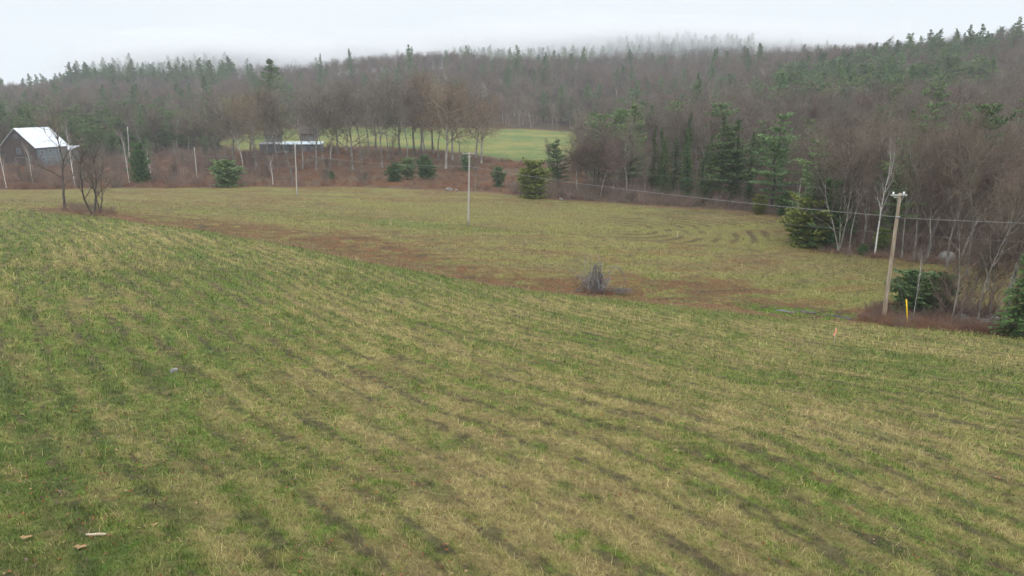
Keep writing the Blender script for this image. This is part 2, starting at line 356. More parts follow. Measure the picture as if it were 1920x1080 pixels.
# ------------------------------------------------------------------ mesh helpers
def mesh_np(name, V, F, mats, midx=None, col=None, smooth=False):
    """V (n,3); F (m,3) or (m,4) int array"""
    me = bpy.data.meshes.new(name); V = np.ascontiguousarray(V, dtype=np.float32); F = np.ascontiguousarray(F, dtype=np.int32)
    m, k = F.shape
    me.vertices.add(len(V)); me.vertices.foreach_set('co', V.ravel())
    me.loops.add(m*k); me.loops.foreach_set('vertex_index', F.ravel())
    me.polygons.add(m); me.polygons.foreach_set('loop_start', np.arange(0, m*k, k, dtype=np.int32))
    me.polygons.foreach_set('loop_total', np.full(m, k, dtype=np.int32))
    for a in mats: me.materials.append(a)
    if midx is not None: me.polygons.foreach_set('material_index', np.ascontiguousarray(midx, dtype=np.int32))
    if smooth: me.polygons.foreach_set('use_smooth', np.ones(m, dtype=bool))
    if col is not None:
        ca = me.color_attributes.new('Col', 'FLOAT_COLOR', 'POINT')
        ca.data.foreach_set('color', np.concatenate([col, np.ones((len(col), 1))], 1).astype(np.float32).ravel())
    me.update(calc_edges=True); me.validate(clean_customdata=False)
    return me
class MB:
    """collects shapes, keeps material index per face, triangles and quads as python lists"""
    def __init__(s): s.V = []; s.F = []; s.M = []
    def quad(s, a, b, c, d, m=0):
        n = len(s.V); s.V += [a, b, c, d]; s.F.append((n, n+1, n+2, n+3)); s.M.append(m)
    def box(s, c, sz, m=0, rot=None):
        n = len(s.V); x, y, z = [k/2 for k in sz]; R = rot or Matrix.Identity(3)
        for q in [(-x,-y,-z),(x,-y,-z),(x,y,-z),(-x,y,-z),(-x,-y,z),(x,-y,z),(x,y,z),(-x,y,z)]:
            s.V.append(tuple(Vector(c)+R@Vector(q)))
        for f in [(0,3,2,1),(4,5,6,7),(0,1,5,4),(1,2,6,5),(2,3,7,6),(3,0,4,7)]:
            s.F.append(tuple(n+i for i in f)); s.M.append(m)
    def tube(s, pts, rad, sides=6, m=0, cap=True):
        pts = [Vector(p) for p in pts]; n0 = len(s.V); prev = None
        for i, p in enumerate(pts):
            d = (pts[min(i+1, len(pts)-1)]-pts[max(i-1, 0)]).normalized()
            a = Vector((1, 0, 0)) if abs(d.x) < .9 else Vector((0, 1, 0))
            if prev is not None: a = prev
            u = (a-d*a.dot(d)).normalized(); v = d.cross(u); prev = u
            for k in range(sides):
                t = 2*math.pi*k/sides; s.V.append(tuple(p+(u*math.cos(t)+v*math.sin(t))*rad[i]))
        for i in range(len(pts)-1):
            for k in range(sides):
                a = n0+i*sides+k; b = n0+i*sides+(k+1) % sides
                s.F.append((a, b, b+sides, a+sides)); s.M.append(m)
        if cap:
            s.F.append(tuple(n0+k for k in range(sides))[::-1]); s.M.append(m)
            e = n0+(len(pts)-1)*sides; s.F.append(tuple(e+k for k in range(sides))); s.M.append(m)
    def mesh(s, name, mats, smooth=False):
        me = bpy.data.meshes.new(name); me.from_pydata(s.V, [], s.F)
        for a in mats: me.materials.append(a)
        me.polygons.foreach_set('material_index', s.M)
        if smooth: me.polygons.foreach_set('use_smooth', [True]*len(s.F))
        me.update(); return me
def link(name, me, parent=None, loc=(0, 0, 0), rz=0, sc=1, **props):
    o = bpy.data.objects.new(name, me); COL.objects.link(o); o.parent = parent
    o.location = loc; o.rotation_euler = (0, 0, rz)
    o.scale = (sc, sc, sc) if not hasattr(sc, '__len__') else sc
    for k, v in props.items(): o[k] = v
    return o
def empty(name, loc=(0, 0, 0), rz=0, **props):
    o = link(name, None, None, loc, rz, **props); o.empty_display_size = .3; return o

# ------------------------------------------------------------------ ground sheet (polar grid, fine where the camera looks)
ang = np.concatenate([np.linspace(-180, -46, 60)[:-1], np.linspace(-46, 46, 760), np.linspace(46, 180, 60)[1:]])
rad = np.concatenate([[0.5, 2, 4], np.geomspace(6, 700, 700), np.geomspace(740, 1000, 8)])
A, R = np.meshgrid(np.radians(ang[:-1]), rad)
GX = (np.sin(A)*R).ravel(); GY = (np.cos(A)*R).ravel()
GZ = height(GX, GY)
gc = gcolor(GX, GY)
na = len(ang)-1; nr = len(rad)
ii, jj = np.meshgrid(np.arange(nr-1), np.arange(na), indexing='ij')
q = np.stack([ii*na+jj, ii*na+(jj+1) % na, (ii+1)*na+(jj+1) % na, (ii+1)*na+jj], -1).reshape(-1, 4)[:, ::-1]
V = np.stack([GX, GY, GZ], 1)
me = mesh_np('ground', V, q, [M_GROUND], col=gc, smooth=True)
ground = link('ground', me, kind='structure')

# ------------------------------------------------------------------ grass blades over the fore field and the swale
rng = np.random.default_rng(7)
def scatter_field(n, r0, r1, half=44):
    u = rng.random(n); r = r0*(r1/r0)**u; a = np.radians(rng.uniform(-half, half, n))
    return np.sin(a)*r, np.cos(a)*r, r
def blades(name, n, r0, r1, kind, label, cat):
    x, y, r = scatter_field(n, r0, r1)
    base = gcolor(x, y)
    # greenness of the underlying turf decides which sort of blade stands there
    gr = base[:, 1]/(base[:, 0]+1e-6); lum = base.sum(1)
    if kind == 'green': keep = rng.random(n) < sstep(.80, 1.25, gr)*.9+.06
    else: keep = rng.random(n) < (1-sstep(1.0, 1.4, gr))*.85*sstep(.2, .5, lum)+.10
    keep &= inside(P_FIELD, x, y)
    x, y, r, base = x[keep], y[keep], r[keep], base[keep]; n = len(x)
    tuft = fbm(x/.35, y/.35, 91, 2); z = height(x, y)
    az = rng.uniform(0, 2*np.pi, n)
    sc = (np.clip(r/11, 1, 6.5))**.62
    if kind == 'green':
        L = rng.uniform(.03, .085, n)*(0.6+1.1*sstep(.45, .75, tuft))*sc; lean = rng.uniform(.1, 1.0, n); wd = rng.uniform(.004, .008, n)*sc**1.5
        c = np.where(rng.random((n, 1)) < .6, base*rng.uniform(.6, 1.6, (n, 1)), .6*GREEN*rng.uniform(.65, 1.35, (n, 1)))
        c = np.where(rng.random((n, 1)) < .22, MOSS*rng.uniform(.35, .55, (n, 1)), c)
    else:
        L = rng.uniform(.05, .16, n)*sc; lean = rng.uniform(.9, 1.5, n); wd = rng.uniform(.003, .006, n)*sc**1.5
        c = np.where(rng.random((n, 1)) < .55, base*rng.uniform(.65, 1.7, (n, 1)), STRAW*rng.uniform(.3, .80, (n, 1)))
        c = np.where(rng.random((n, 1)) < .15, BROWN*rng.uniform(.35, .8, (n, 1)), c)
    hl = rng.random(n) < .07; c = np.where(hl[:, None], c*1.7+.02, c); L = np.where(hl, L*1.5, L); dk = rng.random(n) < .12; c = np.where(dk[:, None], c*.4, c)
    dx, dy = np.cos(az), np.sin(az); hx, hy = -dy*wd/2, dx*wd/2
    h1 = L*.55*np.cos(lean*.7); o1 = L*.55*np.sin(lean*.7)
    h2 = h1+L*.45*np.cos(np.minimum(lean*1.35, 1.75)); o2 = o1+L*.45*np.sin(lean*1.35)
    zl = z+.004
    lift = np.where(kind == 'green', 0, rng.uniform(.002, .03, n)*sc)
    P = np.empty((n, 5, 3))
    P[:, 0] = np.stack([x-hx, y-hy, zl-.01+lift], 1); P[:, 1] = np.stack([x+hx, y+hy, zl-.01+lift], 1)
    P[:, 2] = np.stack([x+dx*o1-hx*.8, y+dy*o1-hy*.8, zl+h1+lift], 1); P[:, 3] = np.stack([x+dx*o1+hx*.8, y+dy*o1+hy*.8, zl+h1+lift], 1)
    P[:, 4] = np.stack([x+dx*o2, y+dy*o2, zl+h2+lift], 1)
    i = np.arange(n)[:, None]*5
    F = np.concatenate([i+[0, 1, 3], i+[0, 3, 2], i+[2, 3, 4]])
    C = np.repeat(np.clip(c, .01, .8), 5, 0)
    me = mesh_np(name, P.reshape(-1, 3), F, [M_BLADE], col=C)
    return link(name, me, kind='stuff', label=label, category=cat)
blades('grass', 720000, 6.5, 125, 'green', 'short green spring grass growing in streaks over the near field', 'grass')
blades('dry_grass', 820000, 6.5, 125, 'straw', 'pale matted straw-coloured dead grass lying along the mown rows', 'dry grass')
# fallen leaves, a few per square metre
n = 5200
x, y, r = scatter_field(n, 6.5, 42)
cl = fbm(x/1.6, y/1.6, 95, 3)+.14*(x < -3)-.10*(x > 3); k = (rng.random(n) < sstep(.42, .62, cl)) & inside(P_FIELD, x, y)
x, y, r = x[k], y[k], r[k]; n = len(x); z = height(x, y)
az = rng.uniform(0, 6.28, n); s = rng.uniform(.018, .048, n)*np.clip(r/12, 1, 2)**.5
th = np.linspace(0, 2*np.pi, 8)[:-1]; prof = np.array([1, .55, .95, .5, .9, .55, .8])
cu = rng.uniform(-.3, .9, n)
P = np.empty((n, 7, 3))
for j in range(7):
    rr = s*prof[j]; P[:, j, 0] = x+np.cos(th[j]+az)*rr; P[:, j, 1] = y+np.sin(th[j]+az)*rr*.8
    P[:, j, 2] = z+.02+rng.uniform(0, .03, n)+cu*rr*np.abs(np.cos(th[j]))
i = np.arange(n)[:, None]*7
F = np.concatenate([i+[0, a, a+1] for a in range(1, 6)])
pal = np.array([[.42, .17, .07], [.30, .13, .075], [.50, .34, .18], [.20, .12, .09], [.26, .19, .16]])
C = np.repeat(pal[rng.integers(0, 5, n)]*rng.uniform(.25, .6, (n, 1)), 7, 0)
link('leaves', mesh_np('leaves', P.reshape(-1, 3), F, [M_LEAF], col=C), kind='stuff', label='curled brown and orange fallen leaves scattered in the near grass', category='fallen leaves')

# ------------------------------------------------------------------ tree meshes
def ortho(d):
    a = Vector((0, 0, 1)) if abs(d.z) < .9 else Vector((1, 0, 0))
    u = d.cross(a).normalized(); return u, d.cross(u)
def bare_tree(seed, H=16, r0=.18, first=.3, fork=3, spread=.55, nlimb=9, dens=1.0, up=.25, tw=1.0, stems=1, lean=.06, wob=.07):
    """returns (trunk MB, crown MB): a wandering stem that forks into limbs, branches, twigs"""
    rn = random.Random(seed); T = MB(); Cw = MB()
    def twig(p, d, L, w):
        u, v = ortho(d); t = rn.uniform(0, 6.28); s = (u*math.cos(t)+v*math.sin(t))*w
        e = p+d*L+Vector((0, 0, L*.12)); n = len(Cw.V)
        Cw.V += [tuple(p-s), tuple(p+s), tuple(e)]; Cw.F.append((n, n+1, n+2)); Cw.M.append(0)
    def grow(p, d, L, r, lev):
        steps = {0: 8, 1: 6, 2: 4, 3: 3}[lev]; pts = [p]; rr = [r]; cur = p; dd = d; kids = []
        for i in range(steps):
            j = {0: wob, 1: .16, 2: .22, 3: .25}[lev]
            dd = (dd+Vector((rn.gauss(0, j), rn.gauss(0, j), rn.gauss(0, j*.6)+up*(.10 if lev else .05)))).normalized()
            cur = cur+dd*(L/steps); pts.append(cur); f = 1-(i+1)/steps
            rr.append(max(r*(.28+.72*f) if lev < 2 else r*(.25+.75*f), .006))
            kids.append((cur, dd, (i+1)/steps))
        if lev == 0: T.tube(pts, rr, 7, 0, cap=False)
        elif lev == 1: T.tube(pts, rr, 5, 0, cap=False)
        elif lev == 2: Cw.tube(pts, rr, 3, 0, cap=False)
        else:
            for a, b, ra in zip(pts[:-1], pts[1:], rr[:-1]):
                u, v = ortho((b-a).normalized()); t = rn.uniform(0, 6.28); s = (u*math.cos(t)+v*math.sin(t))*ra
                n = len(Cw.V); Cw.V += [tuple(a-s), tuple(a+s), tuple(b+s*.7), tuple(b-s*.7)]; Cw.F.append((n, n+1, n+2, n+3)); Cw.M.append(0)
        if lev == 3:
            for c, dd, f in kids:
                for _ in range(int(2.5*dens+rn.random())):
                    u, v = ortho(dd); t = rn.uniform(0, 6.28); k = rn.uniform(.35, .9)
                    twig(c, (dd+(u*math.cos(t)+v*math.sin(t))*k).normalized(), rn.uniform(.25, .75)*H/16, .0085*tw)
            return
        for c, dd, f in kids:
            if lev == 0 and f < first: continue
            num = {0: nlimb/8*1.3, 1: 1.9*dens, 2: 2.4*dens}[lev]; num = int(num+rn.random())
            for _ in range(num):
                u, v = ortho(dd); t = rn.uniform(0, 6.28); k = math.tan(rn.uniform(.45, 1.0)*(spread*1.5))
                nd = (dd+(u*math.cos(t)+v*math.sin(t))*k+Vector((0, 0, up*.4))).normalized()
                if lev == 0: nl = H*rn.uniform(.22, .34)*(1.15-.55*f)*(.6+spread); nr_ = r*.5*(1.1-.6*f)
                elif lev == 1: nl = L*rn.uniform(.35, .6); nr_ = max(r*.5, .028)
                else: nl = L*rn.uniform(.4, .7); nr_ = .0135*tw
                grow(c, nd, nl, nr_, lev+1)
        if lev == 0 and fork:
            for k in range(fork):
                t = 6.28*k/fork+rn.random(); u, v = ortho(dd)
                nd = (dd+(u*math.cos(t)+v*math.sin(t))*rn.uniform(.25, .5)*(spread*1.6)).normalized()
                grow(cur, nd, H*rn.uniform(.28, .36), r*.36, 1)
    for s in range(stems):
        t = 6.28*s/max(stems, 1)+rn.random()
        d = Vector((math.cos(t)*(.22 if stems > 1 else lean), math.sin(t)*(.22 if stems > 1 else lean), 1)).normalized()
        off = Vector((math.cos(t), math.sin(t), 0))*(r0*1.1 if stems > 1 else 0)
        # root flare
        T.tube([off+Vector((0, 0, -.4)), off+Vector((0, 0, .25)), off+d*.9], [r0*1.7, r0*1.3, r0*1.02], 7, 0, cap=False)
        grow(off+d*.85, d, H*(.68 if fork else .9)-.85, r0, 0)
    return T, Cw
def conifer(seed, H=14, Rr=2.6, kind='spruce', z0=.06, gap=.42):
    rn = random.Random(seed); T = MB(); Cw = MB()
    bend = [Vector((rn.gauss(0, .05)*H*.1*k, rn.gauss(0, .05)*H*.1*k, H*k/6)) for k in range(7)]
    bend[0].z = -.3; r0 = H*.011+.03
    T.tube(bend, [r0*(1.25-.19*k) if k < 6 else .01 for k in range(7)], 6, 0, cap=False)
    def tri(a, b, c):
        n = len(Cw.V); Cw.V += [tuple(a), tuple(b), tuple(c)]; Cw.F.append((n, n+1, n+2)); Cw.M.append(0)
    def stemp(z):
        k = min(max(z/H*6, 0), 5.999); i = int(k); return bend[i].lerp(bend[i+1], k-i)
    z = H*z0
    lob = [rn.uniform(.6, 1.15) for _ in range(12)]
    while z < H*.985:
        t = z/H
        if kind == 'spruce': rad_ = Rr*(1-t)**.85*rn.uniform(.78, 1.1)*(min(1, .55+t*5)); nb = 9 if H > 6 else 8; droop = rn.uniform(-.35, -.1)
        elif kind == 'pine': rad_ = Rr*(math.sin(min(1, (1-t)*1.25+.05)*1.57))*rn.uniform(.6, 1.12)*min(1, .6+t*2); nb = rn.randint(6, 9); droop = rn.uniform(-.05, .35)*(.5+t)
        elif kind == 'round': rad_ = Rr*(1-((t-.3)/.7)**2 if t > .3 else .55+t*1.5)**.5*rn.uniform(.55, 1.12); nb = rn.randint(6, 9); droop = rn.uniform(-.05, .5)*(.4+t)
        else: rad_ = Rr*(1-t*t)**.6*rn.uniform(.7, 1.08); nb = 9; droop = rn.uniform(-.1, .35)
        a0 = rn.random()*6.28
        for b in range(nb):
            az = a0+6.28*b/nb+rn.gauss(0, .2); L = rad_*rn.uniform(.7, 1.1)*lob[int(az/6.2832*12) % 12]
            if L < .12: L = .12
            if kind in ('pine', 'round') and rn.random() < .14: continue
            d = Vector((math.cos(az), math.sin(az), droop)).normalized(); side = Vector((-math.sin(az), math.cos(az), 0))
            p0 = stemp(z+(rn.uniform(-.32, .32) if kind == 'pine' else rn.uniform(-.1, .1))*min(H/14, 1))
            if kind == 'pine': d = (d+Vector((0, 0, rn.uniform(-.15, .28)))).normalized()
            if L > .6:
                u = side*.02; n = len(T.V); e = p0+d*L*.85; w = .012+.012*L
                T.V += [tuple(p0-side*w), tuple(p0+side*w), tuple(e)]; T.F.append((n, n+1, n+2)); T.M.append(0)
            ns = max(4, int(L*(6.5 if kind != 'pine' else 8)))
            for k in range(ns):
                f = (k+rn.random())/ns
                if kind in ('pine', 'round') and f < .22: continue
                if kind not in ('pine', 'round') and f < .12: continue
                c = p0+d*(L*f)+Vector((0, 0, (-.10*L*f*f if kind == 'spruce' else .10*L*f*f)+rn.gauss(0, .04)))
                if kind in ('pine', 'round'):
                    for _ in range(5):
                        s = rn.choice((-1, 1))*rn.random()*.22*L*(1.15-f*.7)
                        c2 = c+side*s+Vector((0, 0, rn.uniform(-.05, .12)))
                        w = rn.uniform(.07, .13); l = rn.uniform(.22, .48)
                        dd = Vector((rn.gauss(0, 1), rn.gauss(0, 1), rn.uniform(-.1, 1.0)))+d*.8; dd.normalize()
                        uu, vv = ortho(dd); tt = rn.random()*6.28; ss = (uu*math.cos(tt)+vv*math.sin(tt))*w
                        tri(c2-ss, c2+ss, c2+dd*l)
                else:
                    for s in (-1, 1):
                        l = (.22+.30*L*(1-f)*.6)*rn.uniform(.7, 1.25); l = min(l, .8)
                        dd = (side*s*rn.uniform(.5, 1)+d*rn.uniform(.45, 1)+Vector((0, 0, rn.uniform(-.45, .15)))).normalized()
                        w = rn.uniform(.045, .09)+.02*l; w2 = (d-dd*d.dot(dd)).normalized()*w+Vector((0, 0, rn.uniform(-.04, .04)))
                        tri(c-w2, c+w2, c+dd*l)
                        tri(c+dd*l*.35-w2*.9+Vector((0, 0, -.05)), c+dd*l*.35+w2*.9, c+dd*l*1.1+Vector((0, 0, rn.uniform(-.12, .02))))
        z += gap*rn.uniform(.7, 1.3)*(1.0 if kind not in ('pine', 'round') else 1.35)*(H/14 if H < 14 else 1)**.5
    # leader
    top = stemp(H*.97)
    for k in range(16):
        az = rn.random()*6.28; dd = Vector((math.cos(az)*.6, math.sin(az)*.6, rn.uniform(.2, 1.2))).normalized(); c = top+Vector((0, 0, rn.uniform(-.6, .1)))
        u, v = ortho(dd); tri(c-u*.04, c+u*.04, c+dd*rn.uniform(.2, .45))
    return T, Cw
def shrub(seed, h=1.6, n=45, spread=.5, tw=1.0, base=.35):
    rn = random.Random(seed); B = MB()
    for i in range(n):
        az = rn.random()*6.28; d = Vector((math.cos(az)*rn.random()*spread*2, math.sin(az)*rn.random()*spread*2, 1)).normalized()
        p = Vector((rn.gauss(0, base), rn.gauss(0, base), -.05)); L = h*rn.uniform(.5, 1.1)
        q = p
        for s in range(3):
            e = q+d*(L/3); u, v = ortho(d); t = rn.random()*6.28; w = (u*math.cos(t)+v*math.sin(t))*(.010*tw*(1-.22*s))
            m = len(B.V); B.V += [tuple(q-w), tuple(q+w), tuple(e+w*.75), tuple(e-w*.75)]; B.F.append((m, m+1, m+2, m+3)); B.M.append(0)
            for _ in range(3):
                az2 = rn.random()*6.28; dd = (d+Vector((math.cos(az2), math.sin(az2), rn.uniform(0, .6)))*.7).normalized(); l = L*rn.uniform(.12, .32)
                f = q.lerp(e, rn.random()); m = len(B.V); w2 = w*.7
                B.V += [tuple(f-w2), tuple(f+w2), tuple(f+dd*l)]; B.F.append((m, m+1, m+2)); B.M.append(0)
            q = e; d = (d+Vector((rn.gauss(0, .18), rn.gauss(0, .18), rn.gauss(0, .1)))).normalized()
    return B
def both(name, T, Cw, mt, mc):
    J = MB(); J.V = T.V+Cw.V; n = len(T.V); J.F = list(T.F)+[tuple(i+n for i in f) for f in Cw.F]; J.M = [0]*len(T.F)+[1]*len(Cw.F)
    return dict(trunk=T.mesh(name+'_trunk', [mt], True), crown=Cw.mesh(name+'_crown', [mc]), both=J.mesh(name, [mt, mc]), H=max(v[2] for v in J.V))
# kinds: broad hardwoods, forest hardwoods, reddish maples, birches, pines, spruces
K = {}
K['broad'] = [both('hardwood', *bare_tree(11+i, 18, .27, .36, 4, .78, 10, 1.0, .22), M_BARK, m) for i, m in enumerate([M_TWIG, M_TWIGT, M_TWIG])]
K['slim'] = [both('hardwood', *bare_tree(31+i, 16, .15, .40, 3, .60, 10, .85, .3), M_BARK, M_TWIG) for i in range(4)]
K['red'] = [both('maple', *bare_tree(51+i, 15, .14, .33, 4, .64, 10, 1.0, .28, 1.05), M_BARK, M_TWIGR) for i in range(3)]
K['multi'] = [both('hardwood', *bare_tree(61+i, 12, .10, .25, 2, .55, 7, .8, .25, stems=3), M_BARK, (M_TWIG, M_TWIGR)[i]) for i in range(2)]
K['open'] = [both('hardwood', *bare_tree(91+i, 12, .14, .25, 3, .6, 7, .42, .35, 1.1, stems=1+i), M_BARKD, M_TWIG) for i in range(2)]
K['tan'] = [both('hardwood', *bare_tree(71, 18, .25, .36, 4, .8, 10, 1.1, .22), M_BARK, M_TWIGT)]
K['birch'] = [both('birch', *bare_tree(81+i, 13, .125, .35, 3, .34, 7, .55, .5, 1.0, lean=.01, wob=.022), M_BIRCH, M_BTWIG) for i in range(2)]
K['pine'] = [both('pine', *conifer(101+i, 17, 4.3, 'pine', .14, .50), M_BARKD, M_PINE) for i in range(4)]
K['round'] = [both('pine', *conifer(111+i, 14, 4.2, 'round', .12, .5), M_BARKD, M_PINE) for i in range(3)]
K['spruce'] = [both('spruce', *conifer(121+i, 14, 2.0+.3*i, 'spruce', .08, .40), M_BARKD, M_SPRUCE) for i in range(3)]
K['young'] = [both('pine', *conifer(141+i, 5, 2.7, 'round', .02, .20), M_BARKD, m) for i, m in enumerate([M_PINE, M_PINE2, M_PINEY])]
SHR = [shrub(201, 1.3, 40).mesh('brush', [M_RED]), shrub(202, 1.6, 40).mesh('brush', [M_GREYBR]), shrub(203, 1.1, 50).mesh('brush', [M_RED]), shrub(204, 2.6, 55, .55, 1.3, .3).mesh('brush', [M_GREYBR])]

def tree(name, kind, idx, p, h, rz=0, wide=1.0, parts=True, **props):
    d = K[kind][idx % len(K[kind])]; s = h/d['H']; sc = (s*wide, s*wide, s)
    p = (p[0], p[1], p[2]-.05)
    if not parts: return link(name, d['both'], None, p, rz, sc, **props)
    o = empty(name, p, rz, **props); o.scale = sc
    link('trunk', d['trunk'], o); link('crown', d['crown'], o)
    return o
def ptree(name, kind, idx, px, py, top, rz=0, wide=1.0, **props):
    """tree whose foot is on the ground seen at (px,py) and whose top reaches pixel row `top`"""
    p = atg(px, py); dep = p.y*CP-(p.z-CAM_Z)*SP; h = (py-top)/1280*dep*1.02
    return tree(name, kind, idx, p, h, rz, wide, **props)
ORD = ['first','second','third','fourth','fifth','sixth','seventh','eighth','ninth','tenth','eleventh','twelfth','thirteenth','fourteenth','fifteenth','sixteenth','seventeenth','eighteenth','nineteenth','twentieth']
R_ = random.Random(5)
# ------------------------------------------------------------------ utility poles and wires
POLES = [((1656,604), 50.0, (1688,362), 'weathered leaning wooden utility pole with white insulators, rising from rust-coloured brush'),
         ((878,422), 89.0, (880,286), 'pale grey wooden utility pole with a crossarm, standing alone in the middle of the field'),
         ((557,368), 124.0, (553,270), 'pale thin utility pole at the field edge below the long grey house'),
         ((370,346), 158.0, (364,276), 'short pale utility pole beside the round young pine at the left field edge'),
         ((243,322), 193.0, (239,238), 'distant thin utility pole among the bare trees right of the barn')]
ends = []
for i, (b, Y, t, lab) in enumerate(POLES):
    g = on(b[0], Y); u, bb, c = ray(*t); top = Vector((u/bb*g.y, g.y, CAM_Z+c/bb*g.y)); d = top-g; Hh = d.length; d.normalize()
    ends.append((g, d, Hh))
for i, (b, Y, t, lab) in enumerate(POLES):
    g, d, Hh = ends[i]
    o = empty('utility_pole', g, 0, label=lab, category='utility pole', group='utility poles carrying a line across the field')
    B = MB(); k = 9; rb = .16 if i == 0 else .13
    B.tube([d*(Hh*j/k)-(d*.3 if j == 0 else d*0) for j in range(k+1)], [rb*(1-.32*j/k) for j in range(k+1)], 10, 0)
    link('pole_shaft', B.mesh('pole_shaft', [M_POLEB if i == 0 else M_POLE], True), o)
    nxt = ends[i+1][0] if i+1 < len(ends) else ends[i-1][0]; dl = (nxt-g); dl.z = 0; dl.normalize()
    ar = Vector((-dl.y, dl.x, 0)); ar = ar if ar.x > 0 else -ar
    if i in (0, 1):
        ar = Vector((1, .12, 0)).normalized()
        L = 1.25 if i == 0 else 1.7; cpos = d*(Hh-.12); off = -.18 if i == 0 else -.05
        R3 = Matrix((ar, Vector((-ar.y, ar.x, 0)), (0, 0, 1))).transposed()
        B = MB(); B.box(cpos+ar*off+Vector((0, -.14, 0)), (L, .09, .11), 0, R3)
        link('crossarm', B.mesh('crossarm', [M_POLE]), o)
        for s in ((-.36, .30) if i == 0 else (-.42, .42)):
            B = MB(); q = cpos+ar*(off+s*L)+Vector((0, -.14, .05))
            if i == 0: B.tube([q, q+Vector((0, 0, .05)), q+Vector((0, 0, .09)), q+Vector((0, 0, .16)), q+Vector((0, 0, .18))], [.035, .08, .045, .07, .03], 9, 0)
            else: B.tube([q, q+Vector((0, 0, .08)), q+Vector((0, 0, .12))], [.03, .05, .02], 8, 0)
            link('insulator', B.mesh('insulator', [M_PORC if i == 0 else M_METAL], True), o)
        if i == 0:
            B = MB(); q = cpos+ar*(off-.20*L)+Vector((0, -.2, -.16)); B.tube([q-ar*.16, q+ar*.16], [.045, .045], 8, 0)
            link('fuse_cutout', B.mesh('fuse_cutout', [M_METAL], True), o)
        for s in (-1, 1):
            B = MB(); B.tube([cpos+ar*(off+s*L*.33)+Vector((0, -.14, -.05)), d*(Hh-.75)+Vector((0, -.13, 0))], [.02, .02], 5, 0)
            link('brace', B.mesh('brace', [M_METAL]), o)
    B = MB(); q = d*(Hh-1.75); B.tube([q+Vector((-.16, -.1, 0)), q+Vector((.16, -.1, 0))], [.05, .05], 8, 0)
    link('cable_clamp', B.mesh('cable_clamp', [M_METAL], True), o)
P0 = Vector((60, 15, hz(60, 15)))
def wire(a, b, sag, r, m, lab, n=26):
    B = MB(); B.tube([a.lerp(b, k/n)-Vector((0, 0, 4*sag*(k/n)*(1-k/n))) for k in range(n+1)], [r]*(n+1), 5, 0)
    link('wire', B.mesh('wire', [m], True), label=lab, category='wire', group='wires strung between the utility poles')
def att(i, dz):
    g, d, Hh = ends[i]; return g+d*(Hh-dz)+Vector((0, -.1, 0))
names = ['leaning pole', 'middle field pole', 'pole below grey house', 'pole by round young pine', 'pole right of barn']
wire(P0+Vector((0, 0, 9.0)), att(0, 1.8), .7, .014, M_WIRE, 'thick pale cable running off the right side of the photo from the leaning pole')
wire(P0+Vector((0, 0, 7.9)), att(0, 3.0), .8, .009, M_WIRED, 'thin lower cable running off the right side of the photo from the leaning pole')
for i in range(4):
    wire(att(i, 1.75), att(i+1, 1.75), (.45, .5, .5, .6)[i], .015 if i < 2 else .012, M_WIRE, 'thick pale cable between the %s and the %s' % (names[i], names[i+1]))
wire(att(0, 3.0), att(1, 2.5), .9, .008, M_WIRED, 'thin lower cable strung from the leaning pole to the middle field pole')
wire(att(0, -.05), att(1, -.05), .5, .007, M_WIRED, 'thin top conductor strung from the leaning pole to the middle field pole')

# yellow guy marker, stakes, cut post
g = atg(1702, 611); B = MB(); t = Vector((-.38, .05, 2.02)); B.tube([Vector((0, 0, -.1)), t*.5, t], [.055, .05, .045], 8, 0)
o = empty('guy_wire_marker', g, 0, label='bright yellow plastic guy wire marker leaning in the brush right of the pole', category='marker')
link('sleeve', B.mesh('sleeve', [M_YEL], True), o)
B = MB(); g0, d0, H0 = ends[0]; B.tube([t*.2, (g0+d0*(H0*.55))-g], [.008, .008], 4, 0); link('guy_wire', B.mesh('guy_wire', [M_WIRED]), o)
def stake(px, py, top, lab, flag=False, w=.05):
    p = atg(px, py); dep = p.y*CP-(p.z-CAM_Z)*SP; h = (py-top)/1280*dep
    o = empty('survey_stake', p, 0, label=lab, category='stake', group='survey stakes in the field')
    B = MB(); R3 = Matrix.Rotation(.03, 3, 'Y'); B.box((0, 0, h/2-.05), (w, .03, h+.1), 0, R3)
    B.quad((-w/2, -.015, h), (w/2, -.015, h), (w*.2, 0, h+.05), (-w*.2, 0, h+.05)); link('stake_post', B.mesh('stake_post', [M_STAKE]), o)
    if flag:
        B = MB(); B.box((0, 0, h*.86), (w*1.5, .05, .26), 0); n = len(B.V)
        for k in range(3): B.quad((-.03, -.03-k*.01, h*.80), (.02, -.04-k*.01, h*.80), (-.08-k*.03, -.05, h*.52+k*.05), (-.13-k*.02, -.04, h*.56))
        link('flagging_tape', B.mesh('flagging_tape', [M_PINK]), o)
stake(1564, 644, 614, 'wooden survey stake with pink flagging tape in the grass left of the leaning pole', True, .045)
stake(1270, 446, 434, 'small pale survey stake standing by the curved mowing marks', False, .11)
stake(733, 424, 412, 'small whitish survey stake left of the middle field pole', False, .08)
p = atg(1729, 590); B = MB(); B.tube([(0, 0, -.1), (.02, 0, .5), (.05, .02, .95)], [.11, .10, .09], 9, 0); B.tube([(.05, .02, .4), (.2, .1, .62)], [.03, .02], 6, 0)
link('cut_stump', B.mesh('cut_stump', [M_POLE], True), None, p, label='short pale cut tree stump standing in brush right of the yellow marker', category='stump')

